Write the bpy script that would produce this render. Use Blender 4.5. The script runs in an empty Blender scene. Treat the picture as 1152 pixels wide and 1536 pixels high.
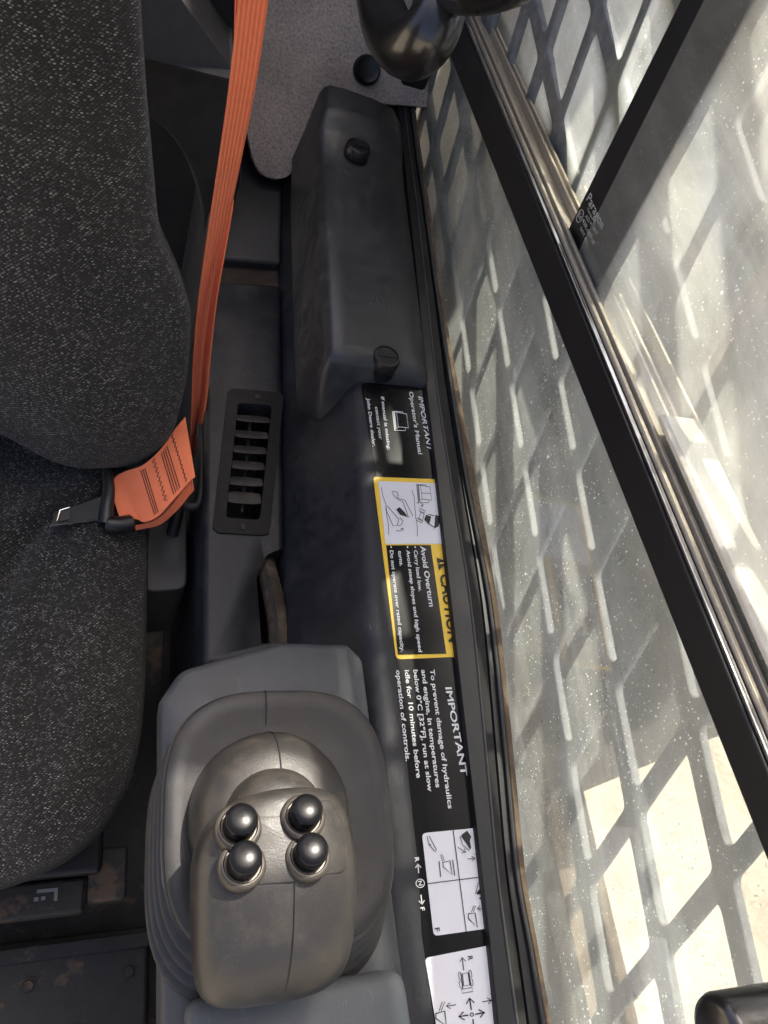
import bpy, bmesh, math, random
import numpy as np
from mathutils import Vector, Matrix
random.seed(7); rng = np.random.default_rng(7)
scene = bpy.context.scene
COL = scene.collection

# ------------------------------------------------------------------ camera
# World: X = outwards through the side window, Y = rearwards, Z = up; z = 0 is the console top.
F_PX, CX, CY = 1154.0, 576.0, 768.0
def nrm(v): return v / np.linalg.norm(v)
AX = nrm(np.array([.9316, -.0607, -.3585]))
AY = nrm(np.array([280 - CX, CY + 1350, -F_PX])); AY = nrm(AY - (AY @ AX) * AX)
AZ = np.cross(AX, AY)
M = np.stack([AX, AY, AZ])
EYE = np.array([0, 0, .60])
cam_data = bpy.data.cameras.new('camera'); cam = bpy.data.objects.new('camera', cam_data); COL.objects.link(cam)
cam_data.sensor_fit = 'VERTICAL'; cam_data.sensor_height = 36; cam_data.lens = F_PX * 36 / 1536
cam_data.clip_start = .01; cam_data.clip_end = 500
mw = Matrix.Identity(4)
for r_ in range(3):
    for c_ in range(3): mw[r_][c_] = M[r_, c_]
    mw[r_][3] = EYE[r_]
cam.matrix_world = mw
scene.camera = cam

# ------------------------------------------------------------------ light
SUN_DIR = nrm(np.array([.28, .42, .86]))          # towards the sun
SUN_EL = math.asin(SUN_DIR[2]); SUN_AZ = math.atan2(SUN_DIR[0], SUN_DIR[1])
w = bpy.data.worlds.new('World'); scene.world = w; w.use_nodes = True
nt = w.node_tree; bg = nt.nodes['Background']
sky = nt.nodes.new('ShaderNodeTexSky'); sky.sky_type = 'NISHITA'; sky.sun_disc = False
sky.sun_elevation = SUN_EL; sky.sun_rotation = SUN_AZ; sky.air_density = .45; sky.dust_density = 6.0; sky.ozone_density = .6
nt.links.new(sky.outputs[0], bg.inputs[0]); bg.inputs[1].default_value = .15
sd = bpy.data.lights.new('sun', 'SUN'); sd.energy = 3.0; sd.angle = math.radians(.8); sd.color = (1, .93, .82)
sun = bpy.data.objects.new('sun', sd); COL.objects.link(sun)
sun.rotation_euler = Vector(SUN_DIR).to_track_quat('Z', 'Y').to_euler()
scene.view_settings.view_transform = 'Standard'; scene.view_settings.look = 'None'
scene.view_settings.exposure = 1.6; scene.view_settings.gamma = 1
scene.view_settings.use_curve_mapping = False
scene.render.engine = 'CYCLES'
scene.cycles.max_bounces = 10; scene.cycles.transparent_max_bounces = 16

# ------------------------------------------------------------------ measuring helpers
def ray(p): return M @ np.array([p[0] - CX, CY - p[1], -F_PX])
def pz(x, y, z=0.): d = ray((x, y)); return EYE + d * ((z - EYE[2]) / d[2])
def px(x, y, X): d = ray((x, y)); return EYE + d * ((X - EYE[0]) / d[0])
def py(x, y, Y): d = ray((x, y)); return EYE + d * ((Y - EYE[1]) / d[1])

# ------------------------------------------------------------------ materials
class NT:
    def __init__(s, name):
        s.m = bpy.data.materials.new(name); s.m.use_nodes = True; s.t = s.m.node_tree
        s.t.nodes.clear(); s.out = s.n('ShaderNodeOutputMaterial')
    def n(s, typ, **kw):
        nd = s.t.nodes.new(typ)
        for k, v in kw.items():
            if k.startswith('i_'):
                key = k[2:]; nd.inputs[int(key) if key.isdigit() else key.replace('_', ' ')].default_value = v
            else: setattr(nd, k, v)
        return nd
    def l(s, a, b): s.t.links.new(a, b)
    def coord(s, which='Object', scale=(1, 1, 1)):
        c = s.n('ShaderNodeTexCoord'); mp = s.n('ShaderNodeMapping'); mp.inputs['Scale'].default_value = scale
        s.l(c.outputs[which], mp.inputs[0]); return mp.outputs[0]
    def noise(s, vec, scale, detail=4, rough=.55, dist=0):
        nd = s.n('ShaderNodeTexNoise', i_Scale=scale, i_Detail=detail, i_Roughness=rough, i_Distortion=dist); s.l(vec, nd.inputs['Vector']); return nd.outputs[0]
    def ramp(s, fac, stops):
        nd = s.n('ShaderNodeValToRGB'); s.l(fac, nd.inputs[0]); cr = nd.color_ramp
        while len(cr.elements) < len(stops): cr.elements.new(.5)
        for e, (p, c) in zip(cr.elements, stops):
            e.position = p; e.color = (c if len(c) == 4 else (*c, 1)) if hasattr(c, '__len__') else (c, c, c, 1)
        return nd.outputs[0]
    def mix(s, fac, a, b):
        nd = s.n('ShaderNodeMix', data_type='RGBA')
        for sock, v in ((nd.inputs[0], fac), (nd.inputs[6], a), (nd.inputs[7], b)):
            if hasattr(v, 'node'): s.l(v, sock)
            else: sock.default_value = v if not hasattr(v, '__len__') else (*v, 1)[:4]
        return nd.outputs[2]
    def math(s, op, a, b=0.):
        nd = s.n('ShaderNodeMath', operation=op)
        for i, v in enumerate((a, b)):
            if hasattr(v, 'node'): s.l(v, nd.inputs[i])
            else: nd.inputs[i].default_value = v
        return nd.outputs[0]
    def bump(s, h, strength=.3, dist=.001, normal=None):
        nd = s.n('ShaderNodeBump', i_Strength=strength, i_Distance=dist); s.l(h, nd.inputs['Height'])
        if normal is not None: s.l(normal, nd.inputs['Normal'])
        return nd.outputs[0]
    def bsdf(s, col, rough=.5, metal=0., spec=.5, normal=None, **kw):
        p = s.n('ShaderNodeBsdfPrincipled')
        for key, v in (('Base Color', col), ('Roughness', rough), ('Metallic', metal), ('Specular IOR Level', spec)):
            if hasattr(v, 'node'): s.l(v, p.inputs[key])
            else: p.inputs[key].default_value = (*v, 1)[:4] if hasattr(v, '__len__') else v
        for k, v in kw.items(): p.inputs[k.replace('_', ' ')].default_value = v
        if normal is not None: s.l(normal, p.inputs['Normal'])
        s.l(p.outputs[0], s.out.inputs[0]); return p

def plastic(name, col, rough=.45, dust=.25, dustcol=(.10, .09, .075), grain=.25, spec=.4, scratch=.35, gscale=1600):
    k = NT(name); v = k.coord()
    big = k.noise(v, 9, 6, .6); mid = k.noise(v, 60, 5, .65)
    dm = k.ramp(k.math('MULTIPLY', big, mid), [(.20, 0.), (.36, 1.)])
    vs = k.coord(scale=(420, 60, 420)); sc = k.ramp(k.noise(vs, 1, 3, .7, 1.5), [(.61, 0.), (.68, 1.)])
    sm = k.math('MULTIPLY', sc, k.ramp(k.noise(v, 22, 2), [(.5, 0.), (.65, 1.)]))
    c = k.mix(k.math('MULTIPLY', dm, dust), col, dustcol)
    c = k.mix(k.math('MULTIPLY', sm, scratch), c, [min(1, q * 2.2 + .07) for q in col])
    gr = k.math('MULTIPLY', k.ramp(k.noise(v, 1300, 2, .5), [(.66, 0.), (.72, 1.)]), k.ramp(k.noise(v, 30, 4, .6), [(.40, 0.), (.65, .7)]))
    c = k.mix(gr, c, [min(1, q * 1.5 + .03) for q in dustcol])
    r = k.math('ADD', k.math('MULTIPLY', mid, .22), rough - .11)
    r = k.math('ADD', r, k.math('MULTIPLY', dm, .12))
    b = k.bump(k.noise(v, gscale, 2), grain, .0004)
    b = k.bump(k.noise(v, 14, 3), .15, .004, b)
    k.bsdf(c, r, 0, spec, b); return k.m

def simple(name, col, rough=.5, metal=0., spec=.5, var=.12, bump=.1, scale=80, coat=0.):
    k = NT(name); v = k.coord(); nz = k.noise(v, scale, 5)
    c = k.mix(nz, [q * (1 - var) for q in col], [min(1, q * (1 + var)) for q in col])
    r = k.math('ADD', k.math('MULTIPLY', nz, .16), rough - .08)
    k.bsdf(c, r, metal, spec, k.bump(nz, bump, .0006), Coat_Weight=coat, Coat_Roughness=.08); return k.m

MAT = {}
MAT['console'] = plastic('console_plastic', (.0135, .0148, .0185), .46, .35, (.042, .042, .044), spec=.34, scratch=.7)
MAT['ledge'] = plastic('ledge_plastic', (.0135, .0145, .0180), .48, .55, (.050, .047, .044), spec=.34, scratch=.6)
MAT['cover'] = plastic('cover_plastic', (.024, .0245, .0268), .37, .28, (.07, .067, .064), spec=.6, scratch=.9)
MAT['pod'] = plastic('pod_plastic', (.036, .040, .047), .50, .35, (.09, .083, .073))
MAT['block'] = plastic('block_plastic', (.068, .076, .081), .52, .2, (.12, .116, .108))
MAT['trim'] = plastic('trim_plastic', (.038, .038, .039), .52, .35, (.085, .08, .072))
MAT['boot'] = plastic('boot_rubber', (.021, .021, .0215), .5, .30, (.080, .068, .052), scratch=.2)
MAT['grip'] = plastic('grip_plastic', (.025, .0238, .0220), .38, .38, (.078, .064, .048), grain=.3, spec=.4, gscale=900)
MAT['dark'] = plastic('dark_plastic', (.009, .009, .010), .5, .3, (.05, .045, .04))
MAT['vent'] = plastic('vent_plastic', (.006, .006, .0065), .5, .25, (.03, .027, .023), spec=.18)
MAT['slat'] = plastic('slat_plastic', (.018, .0175, .0165), .6, .9, (.05, .044, .037))
MAT['knob'] = simple('knob_plastic', (.010, .010, .011), .38)
MAT['button'] = simple('button_gloss', (.006, .006, .007), .26, 0, .16, .1, .05, 60, 0.)
MAT['collar'] = simple('collar_metal', (.062, .054, .043), .40, .3, .5, .25, .2, 300)
MAT['handle'] = simple('handle_rubber', (.010, .0095, .0095), .3, 0, .6, .1, .15, 60, .35)
MAT['bar'] = simple('bar_black', (.011, .011, .012), .5, 0, .35, .1, .05, 40)
MAT['rubber'] = plastic('seal_rubber', (.014, .0135, .0125), .7, .8, (.045, .040, .033), spec=.3)
MAT['brown_seal'] = plastic('dusty_seal', (.10, .072, .045), .85, 1., (.19, .145, .10), grain=.6, spec=.2, gscale=500)
MAT['frame'] = simple('frame_black', (.012, .012, .013), .42, 0, .5, .15, .1, 30)
MAT['edge'] = simple('pale_edge', (.09, .088, .083), .45, .3, .5, .3, .2, 90)
MAT['black_gloss'] = simple('label_black', (.004, .004, .005), .24, 0, .22, .1, .06, 700)
MAT['white'] = simple('label_white', (.74, .73, .74), .45, 0, .4, .04, .03, 30)
MAT['yellow'] = simple('label_yellow', (.86, .56, .05), .4, 0, .4, .04, .03, 30)
MAT['ink'] = simple('label_ink', (.012, .012, .013), .45, 0, .4, .05, 0, 30)
MAT['ink_grey'] = simple('label_ink_grey', (.22, .22, .22), .45, 0, .4, .05, 0, 30)
MAT['print'] = simple('label_print', (.72, .72, .70), .45, 0, .4, .03, 0, 30)
MAT['glass_print'] = simple('glass_print', (.42, .44, .42), .6, 0, .3, .03, 0, 30)
MAT['metal_dark'] = simple('tongue_metal', (.004, .004, .0045), .6, 0., .5, .2, .05, 40)
MAT['chrome'] = simple('bright_metal', (.62, .62, .62), .22, 1., .5, .1, .05, 100)
MAT['thread'] = simple('stitch_thread', (.05, .035, .03), .8, 0, .2)

def m_fabric():
    k = NT('seat_fabric'); uv = k.coord('UV')
    wob = k.n('ShaderNodeTexNoise', i_Scale=260., i_Detail=2.); k.l(uv, wob.inputs['Vector'])
    va = k.n('ShaderNodeVectorMath', operation='SCALE'); va.inputs['Scale'].default_value = .0013; k.l(wob.outputs['Color'], va.inputs[0])
    vb = k.n('ShaderNodeVectorMath', operation='ADD'); k.l(uv, vb.inputs[0]); k.l(va.outputs[0], vb.inputs[1])
    mp = k.n('ShaderNodeMapping'); mp.inputs['Rotation'].default_value = (0, 0, .5); mp.inputs['Scale'].default_value = (360, 620, 1); k.l(vb.outputs[0], mp.inputs[0])
    vo = k.n('ShaderNodeTexVoronoi', i_Scale=1., i_Randomness=.34); k.l(mp.outputs[0], vo.inputs['Vector'])
    sep = k.n('ShaderNodeSeparateColor'); k.l(vo.outputs['Color'], sep.inputs[0])
    small = k.ramp(vo.outputs['Distance'], [(.22, 1.), (.42, 0.)])
    clus = k.ramp(k.noise(uv, 170, 2, .6), [(.36, .12), (.54, 1.)])
    pick = k.ramp(sep.outputs[0], [(.40, 0.), (.50, 1.)])
    patch = k.math('MULTIPLY', clus, k.ramp(k.noise(uv, 14, 3), [(.35, .5), (.6, 1.)]))
    fl = k.math('MULTIPLY', k.math('MULTIPLY', small, pick), patch)
    bright = k.mix(sep.outputs[1], (.10, .096, .087), (.38, .362, .335))
    weave = k.ramp(vo.outputs['Distance'], [(0., .5), (.7, 0.)])
    base = k.mix(weave, (.012, .0114, .0104), (.050, .0465, .041))
    dust = k.ramp(k.noise(uv, 6, 5, .6), [(.45, 0.), (.75, 1.)])
    base = k.mix(k.math('MULTIPLY', dust, .30), base, (.060, .055, .045))
    c = k.mix(fl, base, bright)
    h = k.math('ADD', weave, k.math('MULTIPLY', fl, .3))
    b = k.bump(h, .9, .0016); b = k.bump(k.noise(uv, 16, 4), .6, .008, b)
    p = k.bsdf(c, .9, 0, .15, b, Sheen_Weight=.12, Sheen_Roughness=.5); return k.m
MAT['fabric'] = m_fabric()

def m_web():
    k = NT('orange_webbing'); uv = k.coord('UV')
    sp = k.n('ShaderNodeSeparateXYZ'); k.l(uv, sp.inputs[0])
    rib = k.math('SINE', k.math('MULTIPLY', sp.outputs[0], 2 * math.pi * 6))
    rib01 = k.math('ADD', k.math('MULTIPLY', rib, .5), .5)
    fine = k.math('ADD', k.math('MULTIPLY', k.math('SINE', k.math('MULTIPLY', sp.outputs[1], 2 * math.pi * 900)), .5), .5)
    c = k.mix(rib01, (.74, .150, .058), (.90, .235, .100))
    dirt = k.ramp(k.noise(k.coord(), 40, 5), [(.5, 0.), (.8, 1.)])
    c = k.mix(k.math('MULTIPLY', dirt, .25), c, (.30, .10, .06))
    b = k.bump(rib01, .5, .0012); b = k.bump(fine, .25, .0004, b)
    k.bsdf(c, .72, 0, .25, b, Sheen_Weight=.1); return k.m
MAT['web'] = m_web()
def m_sleeve():
    k = NT('orange_sewn_webbing'); v = k.coord()
    n1 = k.noise(v, 35, 5); c = k.mix(n1, (.76, .17, .072), (.90, .25, .115))
    k.bsdf(c, .75, 0, .25, k.bump(k.noise(v, 1400, 2), .35, .0005), Sheen_Weight=.1); return k.m
MAT['sleeve'] = m_sleeve()

def m_felt():
    k = NT('grey_felt'); v = k.coord()
    n1 = k.noise(v, 300, 5, .75); n2 = k.noise(v, 800, 2, .6); n3 = k.noise(v, 12, 4)
    c = k.ramp(n1, [(.30, (.30, .235, .185)), (.5, (.66, .545, .44)), (.7, (.86, .75, .63))])
    c = k.mix(k.ramp(n3, [(.4, 0.), (.8, .5)]), c, (.12, .10, .09))
    k.bsdf(c, .95, 0, .1, k.bump(k.math('ADD', n1, n2), .9, .002), Sheen_Weight=.3); return k.m
MAT['felt'] = m_felt()

def m_steel():
    k = NT('guard_paint'); v = k.coord()
    n1 = k.noise(v, 55, 6, .7)
    c = k.ramp(n1, [(.35, (.13, .135, .133)), (.6, (.20, .205, .20)), (.75, (.30, .29, .27))])
    k.bsdf(c, .6, 0, .4, k.bump(n1, .3, .001)); return k.m
MAT['guard'] = m_steel()

def m_floor():
    k = NT('cab_floor_metal'); v = k.coord()
    n1 = k.noise(v, 16, 7, .7); n2 = k.noise(v, 60, 5, .7)
    c = k.mix(n2, (.014, .013, .012), (.042, .039, .035))
    c = k.mix(k.ramp(n1, [(.55, 0.), (.62, 1.)]), c, (.11, .070, .045))
    k.bsdf(c, .6, 0, .35, k.bump(n2, .5, .002)); return k.m
MAT['floor'] = m_floor()

def m_ground():
    k = NT('pale_ground'); v = k.coord()
    n1 = k.noise(v, 2.2, 8, .65); n2 = k.noise(v, 45, 6, .7)
    c = k.ramp(n1, [(.3, (.30, .25, .17)), (.5, (.48, .42, .32)), (.7, (.60, .55, .45))])
    c = k.mix(k.ramp(n2, [(.55, 0.), (.7, .6)]), c, (.22, .19, .15))
    k.bsdf(c, .95, 0, .1, k.bump(n2, .6, .02)); return k.m
MAT['ground'] = m_ground()
MAT['body_tan'] = plastic('dusty_body_paint', (.10, .073, .040), .7, .9, (.17, .135, .09), spec=.25)
MAT['arm_grey'] = plastic('dusty_grey_paint', (.17, .166, .155), .65, .9, (.27, .25, .22), spec=.25)
MAT['blue'] = simple('blue_band', (.10, .16, .55), .5)
MAT['track'] = simple('track_alloy', (.50, .44, .34), .42, .45, .5, .3, .25, 220)
MAT['ledge_pale'] = plastic('pale_ledge', (.55, .52, .45), .6, .7, (.40, .33, .22), spec=.3)
MAT['hose'] = plastic('dusty_hose', (.045, .036, .028), .9, 1., (.095, .075, .056), grain=.8, spec=.1, gscale=700)

def m_glass(name, veil, speck, tint=(.86, .90, .87)):
    k = NT(name); uv = k.coord('UV')
    cloud = k.noise(uv, 7, 7, .62, .6); streak = k.noise(k.coord('UV', (5, 26, 1)), 1, 5, .6, .8)
    d = k.math('ADD', k.math('MULTIPLY', cloud, .7), k.math('MULTIPLY', streak, .5))
    d = k.ramp(d, [(.40, veil * .55), (.85, veil * 1.6)])
    def specks(scale, th, seed, r0, r1, rnd=1.):
        mp = k.n('ShaderNodeMapping'); mp.inputs['Location'].default_value = (seed, seed * .7, 0); k.l(uv, mp.inputs[0])
        vo = k.n('ShaderNodeTexVoronoi', i_Scale=scale, i_Randomness=rnd); k.l(mp.outputs[0], vo.inputs['Vector'])
        sp = k.n('ShaderNodeSeparateColor'); k.l(vo.outputs['Color'], sp.inputs[0])
        size = k.math('MULTIPLY', k.math('SUBTRACT', sp.outputs[0], th), r1 / (1 - th))
        return k.ramp(k.math('SUBTRACT', size, vo.outputs['Distance']), [(0., 0.), (r0, 1.)])
    s1 = specks(430, .60, 3., .08, .42); s2 = specks(120, .86, 9., .05, .24); s3 = specks(1500, .45, 5., .1, .45)
    pa = k.ramp(k.noise(uv, 16, 4), [(.40, .15), (.62, 1.)])
    s = k.math('MULTIPLY', k.math('MAXIMUM', k.math('MAXIMUM', s1, s2), k.math('MULTIPLY', s3, .5)), pa)
    fac = k.math('MINIMUM', k.math('ADD', d, k.math('MULTIPLY', s, speck)), .95)
    tr = k.n('ShaderNodeBsdfTransparent'); tr.inputs[0].default_value = (*tint, 1)
    gl = k.n('ShaderNodeBsdfGlossy'); gl.inputs['Roughness'].default_value = .03
    fr = k.n('ShaderNodeFresnel', i_IOR=1.45)
    g = k.n('ShaderNodeMixShader'); k.l(k.math('MULTIPLY', fr.outputs[0], .26), g.inputs[0]); k.l(tr.outputs[0], g.inputs[1]); k.l(gl.outputs[0], g.inputs[2])
    df = k.n('ShaderNodeBsdfDiffuse'); df.inputs[0].default_value = (.66, .66, .60, 1)
    tl = k.n('ShaderNodeBsdfTranslucent'); tl.inputs[0].default_value = (.80, .85, .78, 1)
    du = k.n('ShaderNodeMixShader', i_Fac=.75); k.l(df.outputs[0], du.inputs[1]); k.l(tl.outputs[0], du.inputs[2])
    o = k.n('ShaderNodeMixShader'); k.l(fac, o.inputs[0]); k.l(g.outputs[0], o.inputs[1]); k.l(du.outputs[0], o.inputs[2])
    k.l(o.outputs[0], k.out.inputs[0]); return k.m
MAT['glass_low'] = m_glass('dusty_glass_lower', .34, .85)
MAT['glass_up'] = m_glass('dusty_glass_upper', .56, .45)

# ------------------------------------------------------------------ building helpers
def root(name, label, cat, loc=(0, 0, 0), group=None):
    o = bpy.data.objects.new(name, None); o.empty_display_size = .05; COL.objects.link(o); o.location = loc
    o['label'] = label; o['category'] = cat
    if group: o['group'] = group
    return o
def base_of(par):
    p = Vector((0, 0, 0))
    while par is not None: p += par.location; par = par.parent
    return p
def mesh(name, verts, faces, mat, par=None, smooth=True, uv=None, bevel=0., seg=2, sub=0, angle=40, kind=None):
    me = bpy.data.meshes.new(name); off = base_of(par)
    me.from_pydata([tuple(Vector(map(float, v)) - off) for v in verts], [], [tuple(f_) for f_ in faces]); me.update()
    bm = bmesh.new(); bm.from_mesh(me); bmesh.ops.recalc_face_normals(bm, faces=bm.faces); bm.to_mesh(me); bm.free()
    if uv is not None:
        lay = me.uv_layers.new(name='UVMap')
        for lp in me.loops: lay.data[lp.index].uv = uv[lp.vertex_index]
    o = bpy.data.objects.new(name, me); COL.objects.link(o); o.parent = par
    me.materials.append(MAT[mat])
    if smooth:
        for p in me.polygons: p.use_smooth = True
        if sub == 0 and not bevel: me.set_sharp_from_angle(angle=math.radians(angle))
    if bevel:
        b = o.modifiers.new('bevel', 'BEVEL'); b.width = bevel; b.segments = seg; b.limit_method = 'ANGLE'; b.angle_limit = math.radians(28); b.harden_normals = True
    if sub:
        s = o.modifiers.new('sub', 'SUBSURF'); s.levels = sub; s.render_levels = sub
    if kind: o['kind'] = kind
    return o
def loft(rings, closed=True, cap=True):
    v = []; f_ = []; k = len(rings[0])
    for r in rings: v += [tuple(q) for q in r]
    for i in range(len(rings) - 1):
        for j in range(k if closed else k - 1):
            a = i * k + j; b = i * k + (j + 1) % k
            f_.append((a, b, b + k, a + k))
    if cap and closed:
        f_.append(tuple(range(k - 1, -1, -1))); f_.append(tuple(range((len(rings) - 1) * k, len(rings) * k)))
    return v, f_
def prism(poly, z0, z1):
    return loft([[(p[0], p[1], z0) for p in poly], [(p[0], p[1], z1) for p in poly]])
def boxv(x0, x1, y0, y1, z0, z1):
    return prism([(x0, y0), (x1, y0), (x1, y1), (x0, y1)], z0, z1)
def box(name, x0, x1, y0, y1, z0, z1, mat, par=None, bevel=.002, **kw):
    v, f_ = boxv(x0, x1, y0, y1, z0, z1); return mesh(name, v, f_, mat, par, bevel=bevel, **kw)
def catmull(pts, n=8):
    P = [np.array(p, float) for p in pts]; P = [2 * P[0] - P[1]] + P + [2 * P[-1] - P[-2]]; out = []
    for i in range(1, len(P) - 2):
        for t in np.linspace(0, 1, n, endpoint=False):
            a, b, c, d = P[i - 1:i + 3]
            out.append(.5 * ((2 * b) + (c - a) * t + (2 * a - 5 * b + 4 * c - d) * t * t + (3 * b - a - 3 * c + d) * t ** 3))
    out.append(P[-2]); return out
def tube(path, r, k=14):
    path = [np.array(p, float) for p in path]; rings = []
    up = np.array([.3, .2, 1.]); prev = None
    for i, p in enumerate(path):
        t = nrm(path[min(i + 1, len(path) - 1)] - path[max(i - 1, 0)])
        if prev is None: u = nrm(np.cross(t, up))
        else: u = nrm(prev - (prev @ t) * t)
        prev = u; w_ = np.cross(t, u); rr = r[i] if hasattr(r, '__len__') else r
        rings.append([p + rr * (math.cos(a) * u + math.sin(a) * w_) for a in np.linspace(0, 2 * math.pi, k, endpoint=False)])
    return loft(rings)
def lathe(c, axis, prof, k=28):
    """prof: list of (radius, height along axis)"""
    ax = nrm(np.array(axis, float)); u = nrm(np.cross(ax, [.31, .9, .2])); w_ = np.cross(ax, u); c = np.array(c, float)
    return loft([[c + ax * h + max(r, 1e-5) * (math.cos(a) * u + math.sin(a) * w_) for a in np.linspace(0, 2 * math.pi, k, endpoint=False)] for r, h in prof])
def join(*parts):
    V = []; Fc = []
    for v, f_ in parts:
        o = len(V); V += list(v); Fc += [tuple(i + o for i in q) for q in f_]
    return V, Fc
def rounded(poly, r, n=6):
    """round the corners of a 2-D polygon; r may be one number or one per corner"""
    out = []; k = len(poly); P = [np.array(p, float) for p in poly]
    for i in range(k):
        rr = r[i] if hasattr(r, '__len__') else r
        a, b, c = P[i - 1], P[i], P[(i + 1) % k]
        if rr <= 0: out.append(b); continue
        d1 = nrm(a - b); d2 = nrm(c - b); ang = math.acos(max(-1, min(1, d1 @ d2)))
        t = min(rr / math.tan(ang / 2), .49 * np.linalg.norm(a - b), .49 * np.linalg.norm(c - b))
        s, e = b + d1 * t, b + d2 * t
        for u in np.linspace(0, 1, n): out.append((1 - u) ** 2 * s + 2 * u * (1 - u) * b + u * u * e)
    return out
def superell(cx, cy, hx, hy, e, k=48):
    out = []
    for a in np.linspace(0, 2 * math.pi, k, endpoint=False):
        c, s = math.cos(a), math.sin(a)
        out.append((cx + hx * math.copysign(abs(c) ** (2 / e), c), cy + hy * math.copysign(abs(s) ** (2 / e), s)))
    return out
def boolean_cut(o, v, f_):
    me = bpy.data.meshes.new('cut'); off = base_of(o.parent)
    me.from_pydata([tuple(Vector(map(float, q)) - off) for q in v], [], f_); me.update()
    bm = bmesh.new(); bm.from_mesh(me); bmesh.ops.recalc_face_normals(bm, faces=bm.faces); bm.to_mesh(me); bm.free()
    c = bpy.data.objects.new('cut', me); COL.objects.link(c); c.parent = o.parent
    b = o.modifiers.new('cut', 'BOOLEAN'); b.operation = 'DIFFERENCE'; b.object = c; b.solver = 'EXACT'
    bpy.context.view_layer.update(); dg = bpy.context.evaluated_depsgraph_get()
    new = bpy.data.meshes.new_from_object(o.evaluated_get(dg)); o.modifiers.clear(); o.data = new
    bpy.data.objects.remove(c); bpy.data.meshes.remove(me)
    for p in new.polygons: p.use_smooth = True
    new.set_sharp_from_angle(angle=math.radians(30))
def interp(xs, ys, x): return float(np.interp(x, xs, ys))
# ------------------------------------------------------------------ SETTING
g = mesh('ground', [(-60, -60, -1.3), (60, -60, -1.3), (60, 60, -1.3), (-60, 60, -1.3)], [(0, 1, 2, 3)], 'ground', kind='structure', smooth=False)
fl = box('floor', -.75, .40, -.60, 1.12, -.56, -.52, 'floor', kind='structure', bevel=.003)
wl = box('rear_wall', -.75, .40, 1.135, 1.16, -.56, .60, 'trim', kind='structure', bevel=.004)
sw = box('side_wall', .352, .398, -.60, 1.12, -.515, -.032, 'dark', kind='structure', bevel=.003)

# machine outside the window
fr = root('track_fender', 'dusty brown fender of the machine below the window guard', 'fender', (.5, .2, -.42))
e1 = pz(925, 1450, -.36)
box('top_plate', .44, float(e1[0]) - .012, -.9, 1.4, -.46, -.36, 'body_tan', fr, bevel=.012)
box('rim', float(e1[0]) - .010, float(e1[0]) + .008, -.9, 1.4, -.48, -.350, 'body_tan', fr, bevel=.005)
la = root('lift_arm', 'grey dusty loader arm alongside the window guard', 'loader arm', (.7, .8, -.1))
ao = rounded([(.150, -.62), (.165, -.10), (.30, .14), (.62, .30), (1.9, .44), (1.9, -.62)], [.02, .10, .08, .1, .02, .02], 6)
v, f_ = loft([[(.60, y, z) for y, z in ao], [(.78, y, z) for y, z in ao]]); mesh('beam', v, f_, 'arm_grey', la, bevel=.012)
v, f_ = lathe((.597, .40, -.12), (-1, 0, 0), [(.0, -.005), (.06, -.005), (.06, .02), (.045, .026), (0, .026)]); mesh('pivot_pin', v, f_, 'guard', la)
box('sun_block_box', .50, .598, .93, 1.60, .30, 1.50, 'arm_grey', la, bevel=.01)  # added tall box that keeps sun off the storage cover and console
hh = root('hydraulic_hose', 'black ribbed hydraulic hose running outside the window', 'hose', tuple(px(850, 850, .50)))
hpth = catmull([px(770, 380, .52), px(800, 520, .52), px(822, 660, .515), px(842, 800, .51), px(862, 930, .505), px(872, 1000, .53), px(876, 1040, .60), px(878, 1060, .66)], 26)
v, f_ = tube(hpth, [.012 + .0012 * math.sin(i * 1.9) for i in range(len(hpth))], 12); mesh('hose_body', v, f_, 'rubber', hh)

blocker = root('seat_sun_blocker', 'dark slab added out of view to keep sun off the seat', 'sun blocker', (.3, .7, .9))
box('blocker_slab', .08, .47, .53, 1.12, .90, .94, 'trim', blocker, bevel=.01)  # unseen slab, sized only to shade the seat from the sun

# ------------------------------------------------------------------ SIDE CONSOLE (label console)
def tx(y): return .058 * (y - .26)
con = root('side_console', 'dark plastic side console strip covered with warning labels along the window', 'console', (.25, .3, -.1))
prof = [(.340, -.50), (.189, -.50), (.187, -.112), (.190, -.099), (.232, -.016), (.236, -.009), (.241, -.0035), (.248, -.0008), (.255, 0), (.330, 0), (.338, -.006)]
rings = [[(x + tx(y), y, z) for x, z in prof] for y in np.linspace(-.30, 1.02, 34)]
v, f_ = loft(rings); mesh('console_body', v, f_, 'console', con, angle=50)

SH = [0.0004]
def sheet(name, pts_px, mat, par, h, round_px=0., z=0., rr=None):
    pp = [np.array(p, float) for p in pts_px]
    if round_px or rr: pp = rounded(pp, rr if rr else round_px, 5)
    top = [pz(p[0], p[1], z + h) for p in pp]; k = len(top)
    v = top + [(q[0], q[1], z - .0002) for q in top]
    f_ = [tuple(range(k))] + [(i, (i + 1) % k, (i + 1) % k + k, i + k) for i in range(k)]
    return mesh(name, v, f_, mat, par, smooth=False)
def stroke_polys(pts, wpx, h, closed=False, z=0.):
    P = [np.array(p, float) for p in pts]; V = []; Fc = []
    if closed: P = P + [P[0]]
    L, R_ = [], []
    for i, p in enumerate(P):
        a = P[i - 1] if i else (P[-2] if closed else p); b = P[i + 1] if i < len(P) - 1 else (P[1] if closed else p)
        t = b - a; t = t / (np.linalg.norm(t) + 1e-9); nn = np.array([-t[1], t[0]]) * wpx / 2
        L.append(p + nn); R_.append(p - nn)
    for l_, r_ in zip(L, R_): V += [pz(*l_, z + h), pz(*r_, z + h)]
    for i in range(len(P) - 1): Fc.append((2 * i, 2 * i + 1, 2 * i + 3, 2 * i + 2))
    return V, Fc
def poly_flat(pts, h, z=0.): return [pz(p[0], p[1], z + h) for p in pts], [tuple(range(len(pts)))]
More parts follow.
